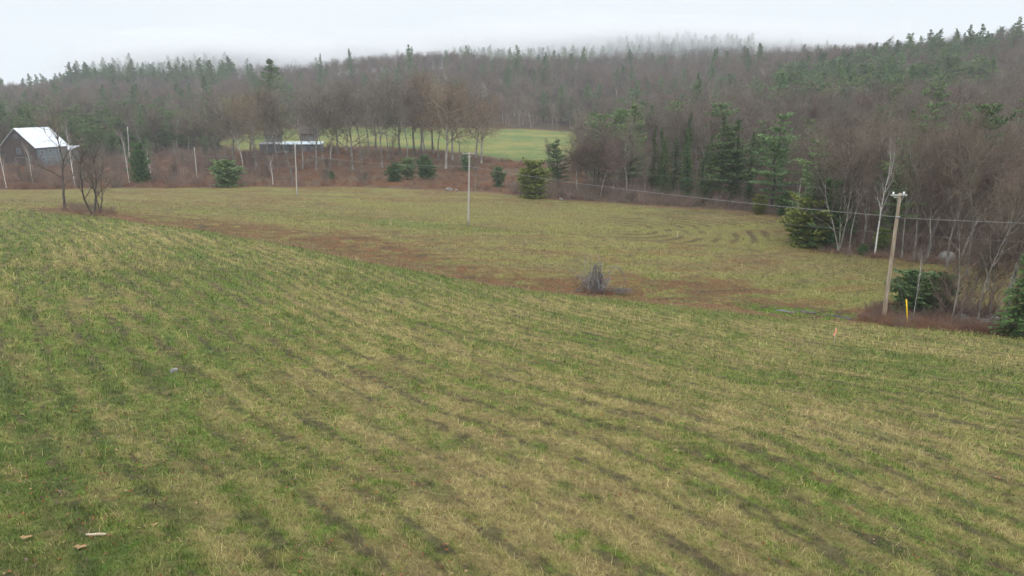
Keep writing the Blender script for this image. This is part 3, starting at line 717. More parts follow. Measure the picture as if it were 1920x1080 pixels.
# stones
def stone(p, s, seed, lab, group=None, name='stone', flat=.6):
    rn = random.Random(seed); B = MB(); n = 14; m = 9; W = [Vector((rn.gauss(0, 1), rn.gauss(0, 1), rn.gauss(0, 1))).normalized() for _ in range(9)]; D = [rn.uniform(.62, .9) for _ in W]
    for a in range(m+1):
        th = math.pi*a/m
        for b in range(n):
            ph = 2*math.pi*b/n; d = Vector((math.sin(th)*math.cos(ph), math.sin(th)*math.sin(ph), math.cos(th))); r = 1.0
            for w, dd in zip(W, D):
                k = d.dot(w)
                if k*r > dd: r = dd/k
            B.V.append((d.x*r*s[0], d.y*r*s[1], d.z*r*s[2]))
    for a in range(m):
        for b in range(n): B.F.append((a*n+b, (a+1)*n+b, (a+1)*n+(b+1) % n, a*n+(b+1) % n)); B.M.append(0)
    o = link(name, B.mesh(name, [M_STONE]), None, (p[0], p[1], p[2]+s[2]*.35), rn.random()*3, label=lab, category='stone')
    if group: o['group'] = group
stone(atg(326, 697), (.21, .14, .11), 1, 'small pale grey stone half sunk in the near grass at the lower left')
stone(atg(1640+135, 489), (1.0, .7, .75), 2, 'large rounded grey boulder at the foot of the wood behind the leaning pole')
for k, (px, py, s) in enumerate([(1788,597,.55),(1806,604,.75),(1828,603,.45),(1842,610,.6),(1858,606,.8),(1874,612,.55),(1818,613,.4),(1889,618,.5),(1770,602,.35),(1850,618,.35)]):
    stone(atg(px, py), (s, s*.7, s*.62), 10+k, '%s stone, %s from left in the tumbled wall under the right-hand spruce' % (['mossy grey','broad pale','small grey','low flat','large pale','dark grey','small low','plain grey','very small','low brown-grey'][k], ['second','third','fifth','sixth','eighth','ninth','fourth','last','first','seventh'][k]), 'stones of the tumbled wall')
for k, (px, py, s) in enumerate([(842,357,.9),(856,358,.6),(1052,375,.6)]):
    stone(atg(px, py), (s, s*.6, s*.5), 40+k, ['pale flat rock at the far field edge left of the middle pole','smaller rock next to the pale flat one at the far field edge','pale rock in rust-coloured growth below the broad pine'][k])
p = atg(181, 1006); B = MB(); rn = random.Random(3)
B.tube([Vector((-.165+.055*k, rn.gauss(0, .004), .04+rn.gauss(0, .003))) for k in range(7)], [.017, .022, .021, .024, .022, .023, .015], 7, 0)
link('stick', B.mesh('stick', [M_STAKE], True), None, p, .05, label='short pale broken stick lying in the green grass at the lower left', category='stick')
for k, (px, py) in enumerate([(50,1012),(152,1030),(290,988)]):
    p = atg(px, py); B = MB(); rn = random.Random(90+k); n = 11
    B.V.append((0, 0, .05)); ring = []
    for j in range(n):
        a = 6.283*j/n; r = (.065 if j % 2 == 0 else .038)*(1.25 if k < 2 else .8); B.V.append((math.cos(a)*r*1.4, math.sin(a)*r*.8, .045+.03*abs(math.cos(a))))
    for j in range(n): B.F.append((0, j+1, (j+1) % n+1)); B.M.append(0)
    link('dry_leaf', B.mesh('dry_leaf', [mat('leaf_tan_%d' % k, (.22, .14, .07), color2=(.32, .21, .105), scale=20)]), None, p, rn.random(), label=['large tan-orange curled leaf left of the pale stick','large golden tan leaf just below the pale stick','small orange leaf in the grass right of the pale stick'][k], category='leaf')

# ------------------------------------------------------------------ barn
bp = on(40, 178); bz = bp.z-.2
BW, BL, BH, BR = 10.6, 9.8, 4.7, 4.6      # width, length, eaves height, rise
tb = math.radians(78); gx = Vector((math.sin(tb), -math.cos(tb), 0)); rd = Vector((math.cos(tb), math.sin(tb), 0))
pk = on(40, 178)
barn = empty('barn', (pk.x, pk.y, hz(pk.x, pk.y)-.1), math.atan2(gx.y, gx.x), label='old weathered barn with a bright white metal roof behind bare trees', category='barn')
# local: x across the gable, y along the ridge
B = MB(); h = BW/2; e = BH; t_ = .18
B.box((-h+.1, BL/2, e/2-.6), (.2, BL, e+1.2), 0); link('side_wall', B.mesh('side_wall', [M_BARNS]), barn)
B = MB(); B.box((h-.1, BL/2, e/2-.6), (.2, BL, e+1.2), 0); sw = link('side_wall', B.mesh('side_wall', [M_BARNS]), barn, label='weathered grey-blue side wall with small windows')
for yy in (0, BL):
    B = MB(); n = 0; d = .22 if yy == 0 else -.22
    pts = [(-h, -1.2), (h, -1.2), (h, e), (0, e+BR), (-h, e)]
    for k in pts: B.V.append((k[0], yy, k[1]))
    for k in pts: B.V.append((k[0], yy+d, k[1]))
    B.F = [(0,1,2,3,4), (9,8,7,6,5)]+[(k, (k+1) % 5+0, (k+1) % 5+5, k+5) for k in range(5)]; B.M = [0]*7
    gw = link('gable_wall', B.mesh('gable_wall', [M_BARNG]), barn, label='dark brown gable wall')
    if yy == 0:
        for (cx, cz, w_, h_, nm) in [(.0, e+2.7, .9, .6, 'window'), (0.1, e-1.0, 1.0, 1.3, 'window'), (.4, .3, 3.2, 3.4, 'door'), (3.4, 2.0, .7, 1.0, 'window')]:
            B = MB(); B.box((cx, -.05, cz), (w_, .12, h_), 0)
            o = link(nm, B.mesh(nm, [M_WIN if nm == 'window' else M_BARNG]), barn)
            B = MB()
            for s in (-1, 1): B.box((cx+s*(w_/2+.06), -.07, cz), (.12, .14, h_+.24), 0); B.box((cx, -.075, cz+s*(h_/2+.06)), (w_, .14, .12), 0)
            link(nm+'_frame', B.mesh(nm+'_frame', [M_BARNS]), o)
for k, (yy, zz) in enumerate([(1.6, 3.4), (4.2, 3.6), (1.8, 1.7), (4.4, 1.6), (7.2, 3.4), (9.6, 3.2)]):
    B = MB(); B.box((h+.03, yy, zz), (.1, .9, .55), 0); o = link('window', B.mesh('window', [M_WIN]), barn)
    B = MB()
    for s in (-1, 1): B.box((h+.06, yy+s*.5, zz), (.1, .1, .75), 0); B.box((h+.065, yy, zz+s*.33), (.1, .9, .1), 0)
    link('window_frame', B.mesh('window_frame', [M_TRIM]), o)
for s in (-1, 1):
    B = MB(); a = math.atan2(BR, h); L = math.hypot(h, BR)+.45
    R3 = Matrix.Rotation(s*a, 3, 'Y'); c = Vector((s*(L/2)*math.cos(a), BL/2, e+BR-(L/2)*math.sin(a)+.1))
    B.box(c, (L, BL+.8, .10), 0, R3)
    for k in range(15):
        B.box(c+Vector((0, -BL/2+k*BL/14, 0))+R3@Vector((0, 0, .06)), (L, .05, .05), 0, R3)
    link('roof', B.mesh('roof', [M_BARNR]), barn)
# lean-to shed at the barn's far end
sp = on(133, 196); o = empty('shed', (sp.x, sp.y, hz(sp.x, sp.y)), -.1, label='small shed with a white roof just right of the barn', category='shed')
B = MB(); B.box((0, 0, 1.4), (3.0, 4, 3.6), 0); link('wall', B.mesh('wall', [M_BARNS]), o)
B = MB(); B.box((0, -.2, 3.55), (3.8, 5.0, .14), 0, Matrix.Rotation(.22, 3, 'X')); link('roof', B.mesh('roof', [M_BARNR]), o)
B = MB(); B.box((.2, -2.02, 2.4), (1.3, .1, .8), 0); w_ = link('window', B.mesh('window', [M_WIN]), o)
B = MB(); B.box((-1.2, -2.03, 1.4), (.5, .1, 2.6), 0); link('door', B.mesh('door', [M_TRIM]), o)

# ------------------------------------------------------------------ long grey house behind the row of trees
hp = on(545, 208); hzz = hz(hp.x, hp.y)
house = empty('house', (hp.x, hp.y, hzz-.3), .04, label='long low grey house with a pale blue roof behind the row of bare trees', category='house')
B = MB(); B.box((0, 1.8, 1.0), (18.2, 3.4, 3.5), 0); link('wall', B.mesh('wall', [M_GREYW]), house)
B = MB(); B.box((3.2, 1.6, 3.05), (12.4, 3.9, .14), 0, Matrix.Rotation(.17, 3, 'X'))
for k in range(12): B.box((-2.6+k*1.06, 1.6, 3.14), (.07, 3.8, .07), 0, Matrix.Rotation(.17, 3, 'X'))
link('roof', B.mesh('roof', [M_TARP]), house)
B = MB(); B.box((-6.2, 1.6, 2.98), (6.3, 3.8, .14), 0, Matrix.Rotation(.12, 3, 'X')); link('roof', B.mesh('roof', [M_GREYW]), house)
for k, cx in enumerate((-4.2, -1.2, 2.2, 5.4, 7.6)):
    B = MB(); B.box((cx, -.03, 1.5), (1.1, .12, .9), 0); o = link('window', B.mesh('window', [M_WIN]), house)
    B = MB()
    for s in (-1, 1): B.box((cx+s*.6, -.06, 1.5), (.1, .14, 1.1), 0); B.box((cx, -.065, 1.5+s*.5), (1.1, .14, .1), 0)
    link('window_frame', B.mesh('window_frame', [M_BARNS]), o)
B = MB(); B.box((-2.6, -.05, 1.0), (.95, .12, 2.0), 0); link('door', B.mesh('door', [M_BARNG]), house)
B = MB(); B.box((-.9, -.9, .55), (5.0, 1.6, .12), 0)
for k in range(6): B.box((-3.2+k*.92, -1.62, .2), (.1, .1, .8), 0)
link('deck', B.mesh('deck', [M_TRIM]), house)
for k, (px, lab) in enumerate([(511, 'small cabin with a dark shingled roof behind the left end of the grey house'), (577, 'small cabin with a dark shingled roof behind the right end of the grey house')]):
    q = on(px, 226); o = empty('cabin', (q.x, q.y, hz(q.x, q.y)-.2), .05, label=lab, category='cabin', group='two dark roofed cabins behind the grey house')
    B = MB(); B.box((0, 2, 1.8), (4.6, 3.6, 4.0), 0); link('wall', B.mesh('wall', [M_GREYW]), o)
    for s in (-1, 1):
        B = MB(); B.box((0, 2+s*1.15, 4.55), (5.6, 2.9, .16), 0, Matrix.Rotation(-s*.62, 3, 'X')); link('roof', B.mesh('roof', [M_SHING]), o)
    for s in (-1, 1):
        B = MB(); B.V = [(s*2.3, .25, 3.78), (s*2.3, 3.75, 3.78), (s*2.3, 2, 5.1)]; B.F = [(0, 1, 2)]; B.M = [0]
        link('gable', B.mesh('gable', [M_GREYW]), o)

# ------------------------------------------------------------------ puddles in the wet swale
for k, (px, py, a, b) in enumerate([(1470,584,1.6,.55),(1512,585,1.5,.5),(1560,592,1.3,.55),(1585,597,1.2,.5),(1617,594,1.0,.45)]):
    p = atg(px, py); rn = random.Random(300+k); n = 16; B = MB(); B.V.append((0, 0, 0))
    for j in range(n):
        t = 6.283*j/n; r = rn.uniform(.45, 1.1); B.V.append((math.cos(t)*a*r*.72, math.sin(t)*b*r*.72, 0))
    for j in range(n): B.F.append((0, j+1, (j+1) % n+1)); B.M.append(0)
    link('puddle', B.mesh('puddle', [M_WATER]), None, (p.x, p.y, p.z+.045), -.35, kind='structure')

# ------------------------------------------------------------------ dead grey bush in the swale
def dead_bush():
    rn = random.Random(77); B = MB(); S = MB()
    p = atg(1116, 547); o = empty('dead_bush', p, 0, label='grey dead bush of tangled branches with rust-coloured growth at its foot', category='dead bush'); o.scale = (1.0, 1.0, 1.22)
    for i in range(95):
        az = rn.random()*6.28; z0 = rn.uniform(.6, 2.0); R1 = (2.6-z0)*rn.uniform(.4, 1.05); zz = rn.uniform(-.05, .5)
        S.tube([(rn.gauss(0, .22), rn.gauss(0, .2), z0), (math.cos(az)*R1*.45, math.sin(az)*R1*.45, z0+rn.uniform(-.15, .3)), (math.cos(az)*R1*.8, math.sin(az)*R1*.8, z0*.62), (math.cos(az)*R1+rn.gauss(0, .08), math.sin(az)*R1, zz)], [.016, .013, .010, .005], 3, 0, cap=False)
    for i in range(20):
        az = rn.random()*6.28; tall = i < 6; L = rn.uniform(2.5, 3.6) if tall else rn.uniform(1.3, 2.3)
        d = Vector((math.cos(az)*.18, math.sin(az)*.18, 1)) if tall else Vector((math.cos(az)*.5, math.sin(az)*.5, 1)); d.normalize()
        c = Vector((rn.gauss(0, .35), rn.gauss(0, .3), -.1)); pts = [c]; k = 7
        for j in range(k):
            d = (d+Vector((rn.gauss(0, .24), rn.gauss(0, .24), -.02 if tall else -.03*j))).normalized(); c = c+d*L/k; pts.append(c)
        S.tube(pts, [.032*(1-.85*j/k)+.006 for j in range(k+1)], 5, 0, cap=False)
        for j in range(1, k+1):
            for _ in range(9):
                az = rn.random()*6.28; dd = Vector((math.cos(az), math.sin(az), rn.uniform(-.6, .7))).normalized(); q = pts[j-1].lerp(pts[j], rn.random()); l = rn.uniform(.25, .75)*(1.15-.5*j/k)
                e = q+dd*l*.5; dd = (dd+Vector((0, 0, -.5))).normalized(); f = e+dd*l*.6; u, v = ortho(dd); w = u*.014
                m = len(B.V); B.V += [tuple(q-w), tuple(q+w), tuple(e+w*.7), tuple(e-w*.7), tuple(f)]; B.F += [(m, m+1, m+2, m+3), (m+3, m+2, m+4)]; B.M += [0, 0]
    # one arching limb to the right, and pale poles leaning on the left
    S.tube([(1.0, 0, 1.75), (1.7, 0, 1.85), (2.25, 0, 1.5), (2.6, 0, .95), (2.45, 0, .45), (2.3, 0, 0)], [.02, .03, .035, .035, .03, .03], 5, 0)
    S.tube([(-.5, -.3, 1.3), (-1.2, -.35, .5), (-1.9, -.3, .05)], [.02, .03, .035], 5, 0)
    S.tube([(-2.4, -.3, .05), (-1.2, -.4, .18), (-.2, -.5, .12)], [.02, .03, .03], 5, 0)
    for i in range(26):
        a = Vector((rn.uniform(.6, 2.6), rn.uniform(-.7, .1), rn.uniform(.02, .35))); az = rn.gauss(0, .6); l = rn.uniform(.5, 1.4)
        S.tube([a, a+Vector((math.cos(az)*l*.5, math.sin(az)*l*.5, rn.uniform(-.05, .15))), a+Vector((math.cos(az)*l, math.sin(az)*l, rn.uniform(-.1, .05)))], [.022, .02, .008], 4, 0)
    link('stems', S.mesh('stems', [M_DEAD], True), o); link('twigs', B.mesh('twigs', [M_DEAD]), o)
    for k in range(16):
        q = Vector((rn.uniform(-1.6, 2.4), rn.uniform(-.9, .5), 0)); g_ = Vector((p.x+q.x, p.y+q.y, 0)); REDPTS.append((g_.x, g_.y, hz(g_.x, g_.y)-.05, 0 if k % 2 else 2, rn.random()*6, rn.uniform(.3, .6)))
REDPTS = []
dead_bush()

# ------------------------------------------------------------------ trees and bushes one can tell apart
taken = []
def T_(name, kind, idx, px, py, top, lab, cat='tree', rz=0, wide=1.0, group=None, Y=None):
    p = on(px, Y) if Y else atg(px, py)
    dep = p.y*CP-(p.z-CAM_Z)*SP
    if Y: py = project(p.x, p.y, p.z)[1]
    h = max(.4, (py-top)/1280*dep*1.02)
    pr = dict(label=lab, category=cat)
    if group: pr['group'] = group
    taken.append((p.x, p.y)); return tree(name, kind, idx, p, h, rz, wide, **pr)
T_('bare_tree', 'open', 0, 122, 391, 165, 'tall dark bare tree, left one of the pair at the left field end', rz=1.0, wide=1.0)
T_('bare_tree', 'open', 1, 175, 402, 245, 'shorter many-stemmed bare tree, right one of the pair at the left field end', wide=1.15)
T_('bare_tree', 'open', 1, 188, 399, 272, 'thin spreading bare tree touching the right side of the left pair', rz=2.0, wide=1.0)
T_('birch_tree', 'birch', 0, 1640, 479, 236, 'tall white birch standing at the wood edge left of the leaning pole', 'birch', wide=.85)
T_('birch_sapling', 'birch', 1, 1712, 598, 452, 'thin crooked white birch sapling right of the yellow marker', 'birch', wide=.35)
T_('birch_tree', 'birch', 1, 12, 352, 232, 'forked white birch at the far left in front of the barn', 'birch', rz=1.5, wide=.6)
T_('birch_tree', 'birch', 0, 141, 350, 210, 'white birch trunk right of the barn behind the left pair of trees', 'birch', rz=2.5, wide=.6)
T_('birch_tree', 'birch', 1, 62, 345, 262, 'thin white birch in front of the barn gable', 'birch', rz=.5, wide=.7)
T_('birch_tree', 'birch', 1, 243, 347, 235, 'thin white birch right of the left pair, left of the dark pine', 'birch', rz=.9, wide=.5)
T_('birch_tree', 'birch', 0, 284, 338, 272, 'small leaning white birch right of the dark pine on the left', 'birch', rz=4.0, wide=.9)
T_('birch_tree', 'birch', 1, 512, 346, 284, 'small forked white birch below the grey house', 'birch', rz=3.0, wide=1.1)
T_('pine_tree', 'young', 1, 267, 345, 266, 'narrow dark green pine left of the short utility pole', 'pine', wide=.62)
T_('pine_tree', 'young', 0, 427, 350, 298, 'round bushy young green pine at the far field edge', 'pine', wide=1.35)
T_('pine_tree', 'young', 1, 622, 337, 320, 'tiny dark green pine on the rust-coloured bank', 'pine', rz=1)
T_('pine_tree', 'young', 1, 740, 339, 303, 'dark bushy pine, leftmost of the clump on the bank', 'pine', rz=2, wide=1.1, group='clump of bushy pines on the bank')
T_('pine_tree', 'young', 0, 765, 336, 294, 'middle bushy pine of the clump on the bank', 'pine', rz=3, wide=1.0, group='clump of bushy pines on the bank')
T_('pine_tree', 'young', 1, 798, 337, 290, 'tallest and rightmost bushy pine of the clump on the bank', 'pine', rz=4, wide=.95, group='clump of bushy pines on the bank')
T_('pine_tree', 'young', 0, 873, 320, 285, 'small dark pine just behind the middle field pole', 'pine', rz=5, wide=.75)
T_('pine_tree', 'young', 0, 935, 350, 311, 'stout small green pine right of the middle field pole', 'pine', rz=.4, wide=.85)
T_('pine_tree', 'young', 2, 998, 371, 296, 'broad yellow-green pine at the far field edge right of the middle pole', 'pine', rz=.4, wide=1.0)
T_('pine_tree', 'pine', 0, 1046, 352, 264, 'loose dark pine behind the broad yellow-green pine', 'pine', rz=1, wide=1.7)
T_('pine_tree', 'pine', 1, 1180, 356, 198, 'tall light green pine standing above the centre wood edge', 'pine', rz=2, wide=1.15)
T_('pine_tree', 'young', 2, 1514, 461, 364, 'spreading yellow-green pine at the right corner of the far field', 'pine', rz=.4, wide=1.2)
T_('pine_tree', 'young', 1, 1538, 462, 330, 'darker pine close behind the spreading yellow-green pine', 'pine', rz=.4, wide=.8)
T_('pine_tree', 'young', 2, 1424, 401, 362, 'small yellow-green pine at the wood edge above the mowing arcs', 'pine', rz=2.4, wide=.9)
T_('pine_tree', 'young', 1, 1470, 404, 355, 'dark green small pine left of the spreading yellow-green pine', 'pine', rz=1.4, wide=.8)
T_('pine_tree', 'young', 1, 1618, 477, 456, 'low dark evergreen bush left of the tall white birch foot', 'evergreen bush', rz=1, wide=1.1)
T_('pine_tree', 'young', 2, 1652, 474, 424, 'light green young pine right beside the tall white birch foot', 'pine', rz=2, wide=.8)
T_('pine_tree', 'young', 0, 1708, 588, 500, 'bushy dark green pine right of the leaning pole, left one of two', 'pine', rz=0, wide=1.1)
T_('pine_tree', 'young', 0, 1755, 588, 504, 'bushy green pine right of the leaning pole, right one of two', 'pine', rz=2, wide=.95)
T_('spruce_tree', 'spruce', 2, 1908, 630, 452, 'large bright green spruce cut by the right edge of the photo', 'spruce', rz=0, wide=2.0)
T_('pine_tree', 'young', 1, -8, 378, 364, 'tip of a small dark evergreen at the left edge of the field', 'pine')
for k, (px, py, top, kd, ix, wd, lab) in enumerate([
 (1222,368,240,'spruce',0,.7,'narrow dark spruce, first right of the tall light green pine'),
 (1243,372,258,'spruce',1,.8,'narrow dark spruce, second right of the tall light green pine'),
 (1262,374,260,'spruce',2,1.2,'olive green spruce with bare lower limbs in the centre wood edge'),
 (1286,376,248,'spruce',0,.9,'tall dark spruce right of the olive green spruce'),
 (1316,380,274,'spruce',1,.9,'bright green narrow spruce, left of a close pair'),
 (1327,381,252,'spruce',2,.7,'dark pointed spruce, right of a close pair'),
 (1348,384,226,'pine',2,1.0,'tall olive pine behind the close pair of spruces'),
 (1370,384,228,'pine',3,.9,'tall pine with grey dead limbs above the wood edge'),
 (1375,386,258,'spruce',1,.7,'bright green spruce under the pine with grey dead limbs'),
 (1402,388,250,'spruce',2,.6,'thin grey-green spruce in the wood left of the birch'),
 (1235,366,280,'spruce',0,1.1,'low dark spruce at the wood edge right of the tall light green pine')]):
    T_(('spruce' if kd == 'spruce' else 'pine')+'_tree', kd, ix, px, py-3, top, lab, 'spruce' if kd == 'spruce' else 'pine', rz=k*1.3, wide=wd*1.35)
for k, (px, Y, top, ix, wd, lab) in enumerate([
 (512,255,118,0,1.35,'big dark wide-crowned pine rising behind the row of bare trees'),
 (1485,175,212,1,1.1,'olive green pine half way up the wood right of centre'),
 (1510,178,225,2,1.0,'yellowish pine beside the olive green pine in the wood right of centre'),
 (770,440,88,0,.8,'dark pine sticking up on the skyline above the tan-topped trees'),
 (660,450,96,1,.6,'small dark pine on the skyline left of the tan-topped trees'),
 (605,450,105,2,.6,'smallest dark pine on the skyline above the grey house'),
 (970,440,88,3,.9,'dark pine on the skyline above the upper field'),
 (1703,330,66,0,.8,'dark pointed pine on the skyline above the tall white birch'),
 (1783,320,58,1,.8,'dark pine on the right skyline, left of two close together'),
 (1808,320,52,2,.9,'dark pine on the right skyline, right of two close together'),
 (1893,300,38,3,.9,'highest dark pine on the skyline near the right edge'),
 (393,330,145,1,1.0,'dark green pine on the slope above the short utility pole'),
 (345,320,165,2,1.2,'wide dark green pine on the slope left of the short utility pole'),
 (405,430,117,3,1.2,'dark round-topped pine on the left skyline')]):
    T_('pine_tree', 'pine', ix, px, 0, top, lab, 'pine', rz=k*1.1, wide=wd, Y=Y)
# row of hardwoods between the bank and the upper field
row = [(415,318,172,'broad'),(438,300,160,'broad'),(456,322,165,'slim'),(470,296,158,'broad'),(481,312,152,'broad'),(503,300,160,'slim'),(519,300,150,'broad'),(548,345,162,'slim'),
 (568,318,158,'slim'),(594,319,152,'broad'),(606,300,160,'slim'),(620,318,155,'slim'),(634,290,160,'broad'),(650,282,150,'slim'),(661,318,148,'broad'),(677,300,155,'slim'),
 (693,288,146,'slim'),(705,284,140,'broad'),(717,315,150,'slim'),(729,300,152,'slim'),(750,292,140,'broad'),(763,300,145,'slim'),(776,290,134,'tan'),(799,300,138,'slim'),(812,288,130,'tan'),
 (822,300,140,'slim'),(836,316,136,'tan'),(848,300,142,'broad'),(893,296,158,'broad'),(903,306,165,'broad'),(862,300,150,'slim'),(790,285,132,'broad')]
row.sort()
cnt = 0
for k, (px, py, top, kd) in enumerate(row):
    word = ORD[k]+' from the left' if k < 16 else (ORD[len(row)-1-k]+' from the right')
    T_('bare_tree', kd, k, px, py, top, '%s tree, %s, in the row below the upper field' % ({'broad': 'broad bare', 'slim': 'slender bare', 'tan': 'tan-topped bare'}[kd], word), rz=k*.9, wide={'broad': 1.15, 'tan': 1.2, 'slim': 1.2}[kd], group='row of bare trees below the upper field')
T_('bare_tree', 'slim', 1, 1084, 330, 205, 'pale lichen-grey bare tree against the right end of the upper field', wide=1.1)
T_('bare_tree', 'multi', 0, 1100, 332, 235, 'smaller grey bare tree right of the pale one at the upper field end', rz=2)
T_('small_tree', 'multi', 0, 685, 347, 315, 'small dark bare tree alone at the foot of the rust-coloured bank', wide=1.5)
for k, (px, py, top, kd, wd, lab) in enumerate([
 (1783,606,330,'slim',.8,'bare grey tree above the left end of the tumbled stones'),
 (1806,600,420,'multi',1.0,'low spreading bare tree over the middle of the tumbled stones'),
 (1832,608,300,'slim',.85,'tall bare grey tree above the tumbled stones'),
 (1858,603,365,'multi',.9,'many-stemmed bare tree near the right-hand spruce'),
 (1884,612,262,'red',.9,'reddish bare tree partly behind the right-hand spruce'),
 (1915,600,240,'slim',.9,'bare tree cut by the right edge above the right-hand spruce'),
 (1850,545,235,'slim',.9,'leaning pale bare tree on the open grass behind the stone wall'),
 (1893,540,215,'red',1.0,'reddish bare tree on the grass behind the right-hand spruce'),
 (1812,520,215,'slim',1.0,'tall pale bare tree at the corner of the grass behind the stone wall'),
 (1775,500,190,'slim',1.0,'tall grey bare tree beside the rounded boulder'),
 (1735,492,205,'red',1.0,'reddish bare tree at the wood foot left of the rounded boulder'),
 (1712,490,200,'slim',.9,'straight grey bare tree at the wood foot behind the leaning pole'),
 (1690,486,215,'slim',.8,'grey bare tree between the tall white birch and the leaning pole'),
 (1592,473,230,'slim',.7,'grey bare tree just left of the tall white birch'),
 (1572,470,262,'multi',1.0,'many-stemmed bare tree right of the spreading yellow-green pine')]):
    T_('bare_tree', kd, k, px, py, top, lab, rz=k*1.7, wide=wd*.78)
# shrubs one can tell apart
for k, (px, py, hh, ix, lab) in enumerate([(1152,376,3.2,3,'rounded grey bare shrub at the centre wood edge'),(1068,374,2.6,3,'low grey bare shrub right of the broad yellow-green pine'),
   (1205,382,2.8,3,'grey bare shrub under the narrow dark spruces'),(560,345,3.0,3,'spreading grey bare shrub behind the foot of the pole below the house'),(900,352,1.6,3,'low dark twiggy shrub right of the middle pole'),
   (1775,600,3.4,3,'tangled bare shrub above the tumbled stones'),(1850,605,4.2,3,'tall bare shrub left of the right-hand spruce'),(1812,604,4.6,3,'dark bare shrub between the two pines and the right-hand spruce')]):
    p = atg(px, py); link('bare_shrub', SHR[ix], None, p, k, hh/2.6, label=lab, category='shrub', group='bare shrubs at the edges of the field')

# ------------------------------------------------------------------ the woods
def in_view(x, y, m=1.12): return abs(x) < (.75*y+14)*m
rn = random.Random(21); cand = []
P_CAB = np.array([[-90, 196], [-52, 196], [-52, 236], [-90, 236]])
tk = np.array(taken)
SPR = np.array([t for t in taken if 118 < t[1] < 150 and .18 < t[0]/t[1] < .40])
ys = 44.0
pts = []
while ys < 640:
    sp = 3.5+ys*.0078
    if ys > 130: sp = 4.6+(ys-130)*.006
    x0 = -(.78*ys+30); n = int((-2*x0)/sp)
    for k in range(n):
        pts.append((x0+(k+rn.random())*sp, ys+rn.random()*sp, rn.random(), rn.random(), rn.random(), rn.random()))
    ys += sp
pts = np.array(pts); X, Yy = pts[:, 0], pts[:, 1]
ok = (sdf(P_FIELD, X, Yy) < -1.2) & (sdf(P_UPPER, X, Yy) < -2.5)
ok &= ~((X < 0) & (Yy < 100)) | (X < -140)
bank = sdf(P_BANK, X, Yy) > 0
ok &= ~(bank & (pts[:, 2] > np.where(X < -58, .16, .03)))
ok &= ~((np.hypot(X-pk.x-1, Yy-pk.y-6) < 13)) & ~inside(P_CAB, X, Yy)
bx = np.array([[pk.x+2, pk.y-2], [pk.x+30, pk.y-30], [pk.x-6, pk.y-55], [pk.x-14, pk.y-2]]); ok &= ~(inside(bx, X, Yy) & (pts[:, 5] > .12))
for t in tk: ok &= np.hypot(X-t[0], Yy-t[1]) > 2.2
ok &= ~((X/Yy > .185) & (X/Yy < .38) & (Yy < (SPR[:, 1].max()+2 if len(SPR) else 0)) & (pts[:, 4] > .18))
bq = at(1640, 478); ok &= ~((np.abs(X-bq[0]*Yy/bq[1]) < 2.6) & (Yy < bq[1]+5))
# between the pole's brush and the wood stays open grass with a few trees
X, Yy, pts, bank = X[ok], Yy[ok], pts[ok], bank[ok]; Zz = height(X, Yy)
PX, PY = project(X, Yy, Zz+8)
def kind_of(i):
    x, y, z, px, py = X[i], Yy[i], Zz[i], PX[i], PY[i]; a, b = pts[i, 3], pts[i, 4]
    pat = float(fbm(np.array([x/34.]), np.array([y/34.]), 400, 3)[0])
    pp = .03
    if px < 450 and 185 < y < 340: pp = .72 if pat > .40 else .35
    if 1430 < px < 1860 and 190 < y < 330: pp = .8 if pat > .47 else .30
    if px > 1500 and y > 330: pp = .28 if pat > .5 else .07
    if y > 480: pp = .03
    if y > 560 and 850 < px < 1420: pp = .6
    if px < 440 and y > 480: pp = .88 if px > 105 else .25
    if 440 <= px <= 1450 and 330 < y < 500: pp = .12 if pat > .5 else .02
    if 1050 < px < 1480 and y < 180: pp = .12
    if 1000 < px < 1450 and 180 <= y < 340: pp = .14
    if px > 1480 and y < 190: pp = .07
    if a < pp:
        return 'spruce' if (b < .4 and y < 180) or b < .12 else ('round' if (b > .25 and y < 330) else 'pine')
    r = .5*b+.5*float(fbm(np.array([x/25.]), np.array([y/25.]), 410, 2)[0])
    if bank[i]: return 'multi' if b < .6 else 'slim'
    if b > .975 and y > 215: return 'birch'
    if y > 300: return 'red' if r > .5 else 'slim'
    return 'red' if r > .62 else ('slim' if r > .25 else 'multi')
kinds = [kind_of(i) for i in range(len(X))]
HT = {'pine': (13, 19), 'round': (11, 16), 'spruce': (8, 15), 'birch': (11, 15), 'red': (11, 16), 'slim': (12, 17), 'multi': (8, 12)}
order = np.argsort(np.hypot(X, Yy))
nb = nc = 0; rest = []
def zone(px, y):
    if y > 300: return 'on the far hillside under the mist' if px < 1500 else 'high on the right hillside'
    if px < 300: return 'in the thicket around the white-roofed barn'
    if px < 470: return 'in the wood left of the long grey house'
    if px < 1130: return 'in the wood beyond the upper field'
    if px < 1500: return 'in the wood behind the curved mowing marks'
    if px < 1640: return 'in the wood left of the tall white birch'
    if px < 1800: return 'in the wood behind the leaning utility pole'
    return 'in the wood above the tumbled stones'
front = {}
edge_d = sdf(P_FIELD, X, Yy)
inds = []
LIM_B, LIM_C = 245, 120
for i in order:
    kd = kinds[i]; con = kd in ('pine', 'spruce', 'round'); lo, hi = HT[kd]
    h = lo+(hi-lo)*pts[i, 5]
    if Yy[i] > 470 and con: h *= 1.12
    if Yy[i] > 480 and PX[i] < 450: h *= .72+.5*pts[i, 4]
    if con and PX[i] < 450 and Yy[i] < 330: h *= .8
    if bank[i]: h *= .55
    if edge_d[i] > -6 and not con: h *= .8+.35*pts[i, 4]
    inview = -40 < PX[i] < 1960 and in_view(X[i], Yy[i])
    sc_ok = (nc < LIM_C) if con else (nb < LIM_B)
    if inview and sc_ok:
        nb, nc = (nb, nc+1) if con else (nb+1, nc); inds.append((i, kd, h))
    else: rest.append((i, kd, h))
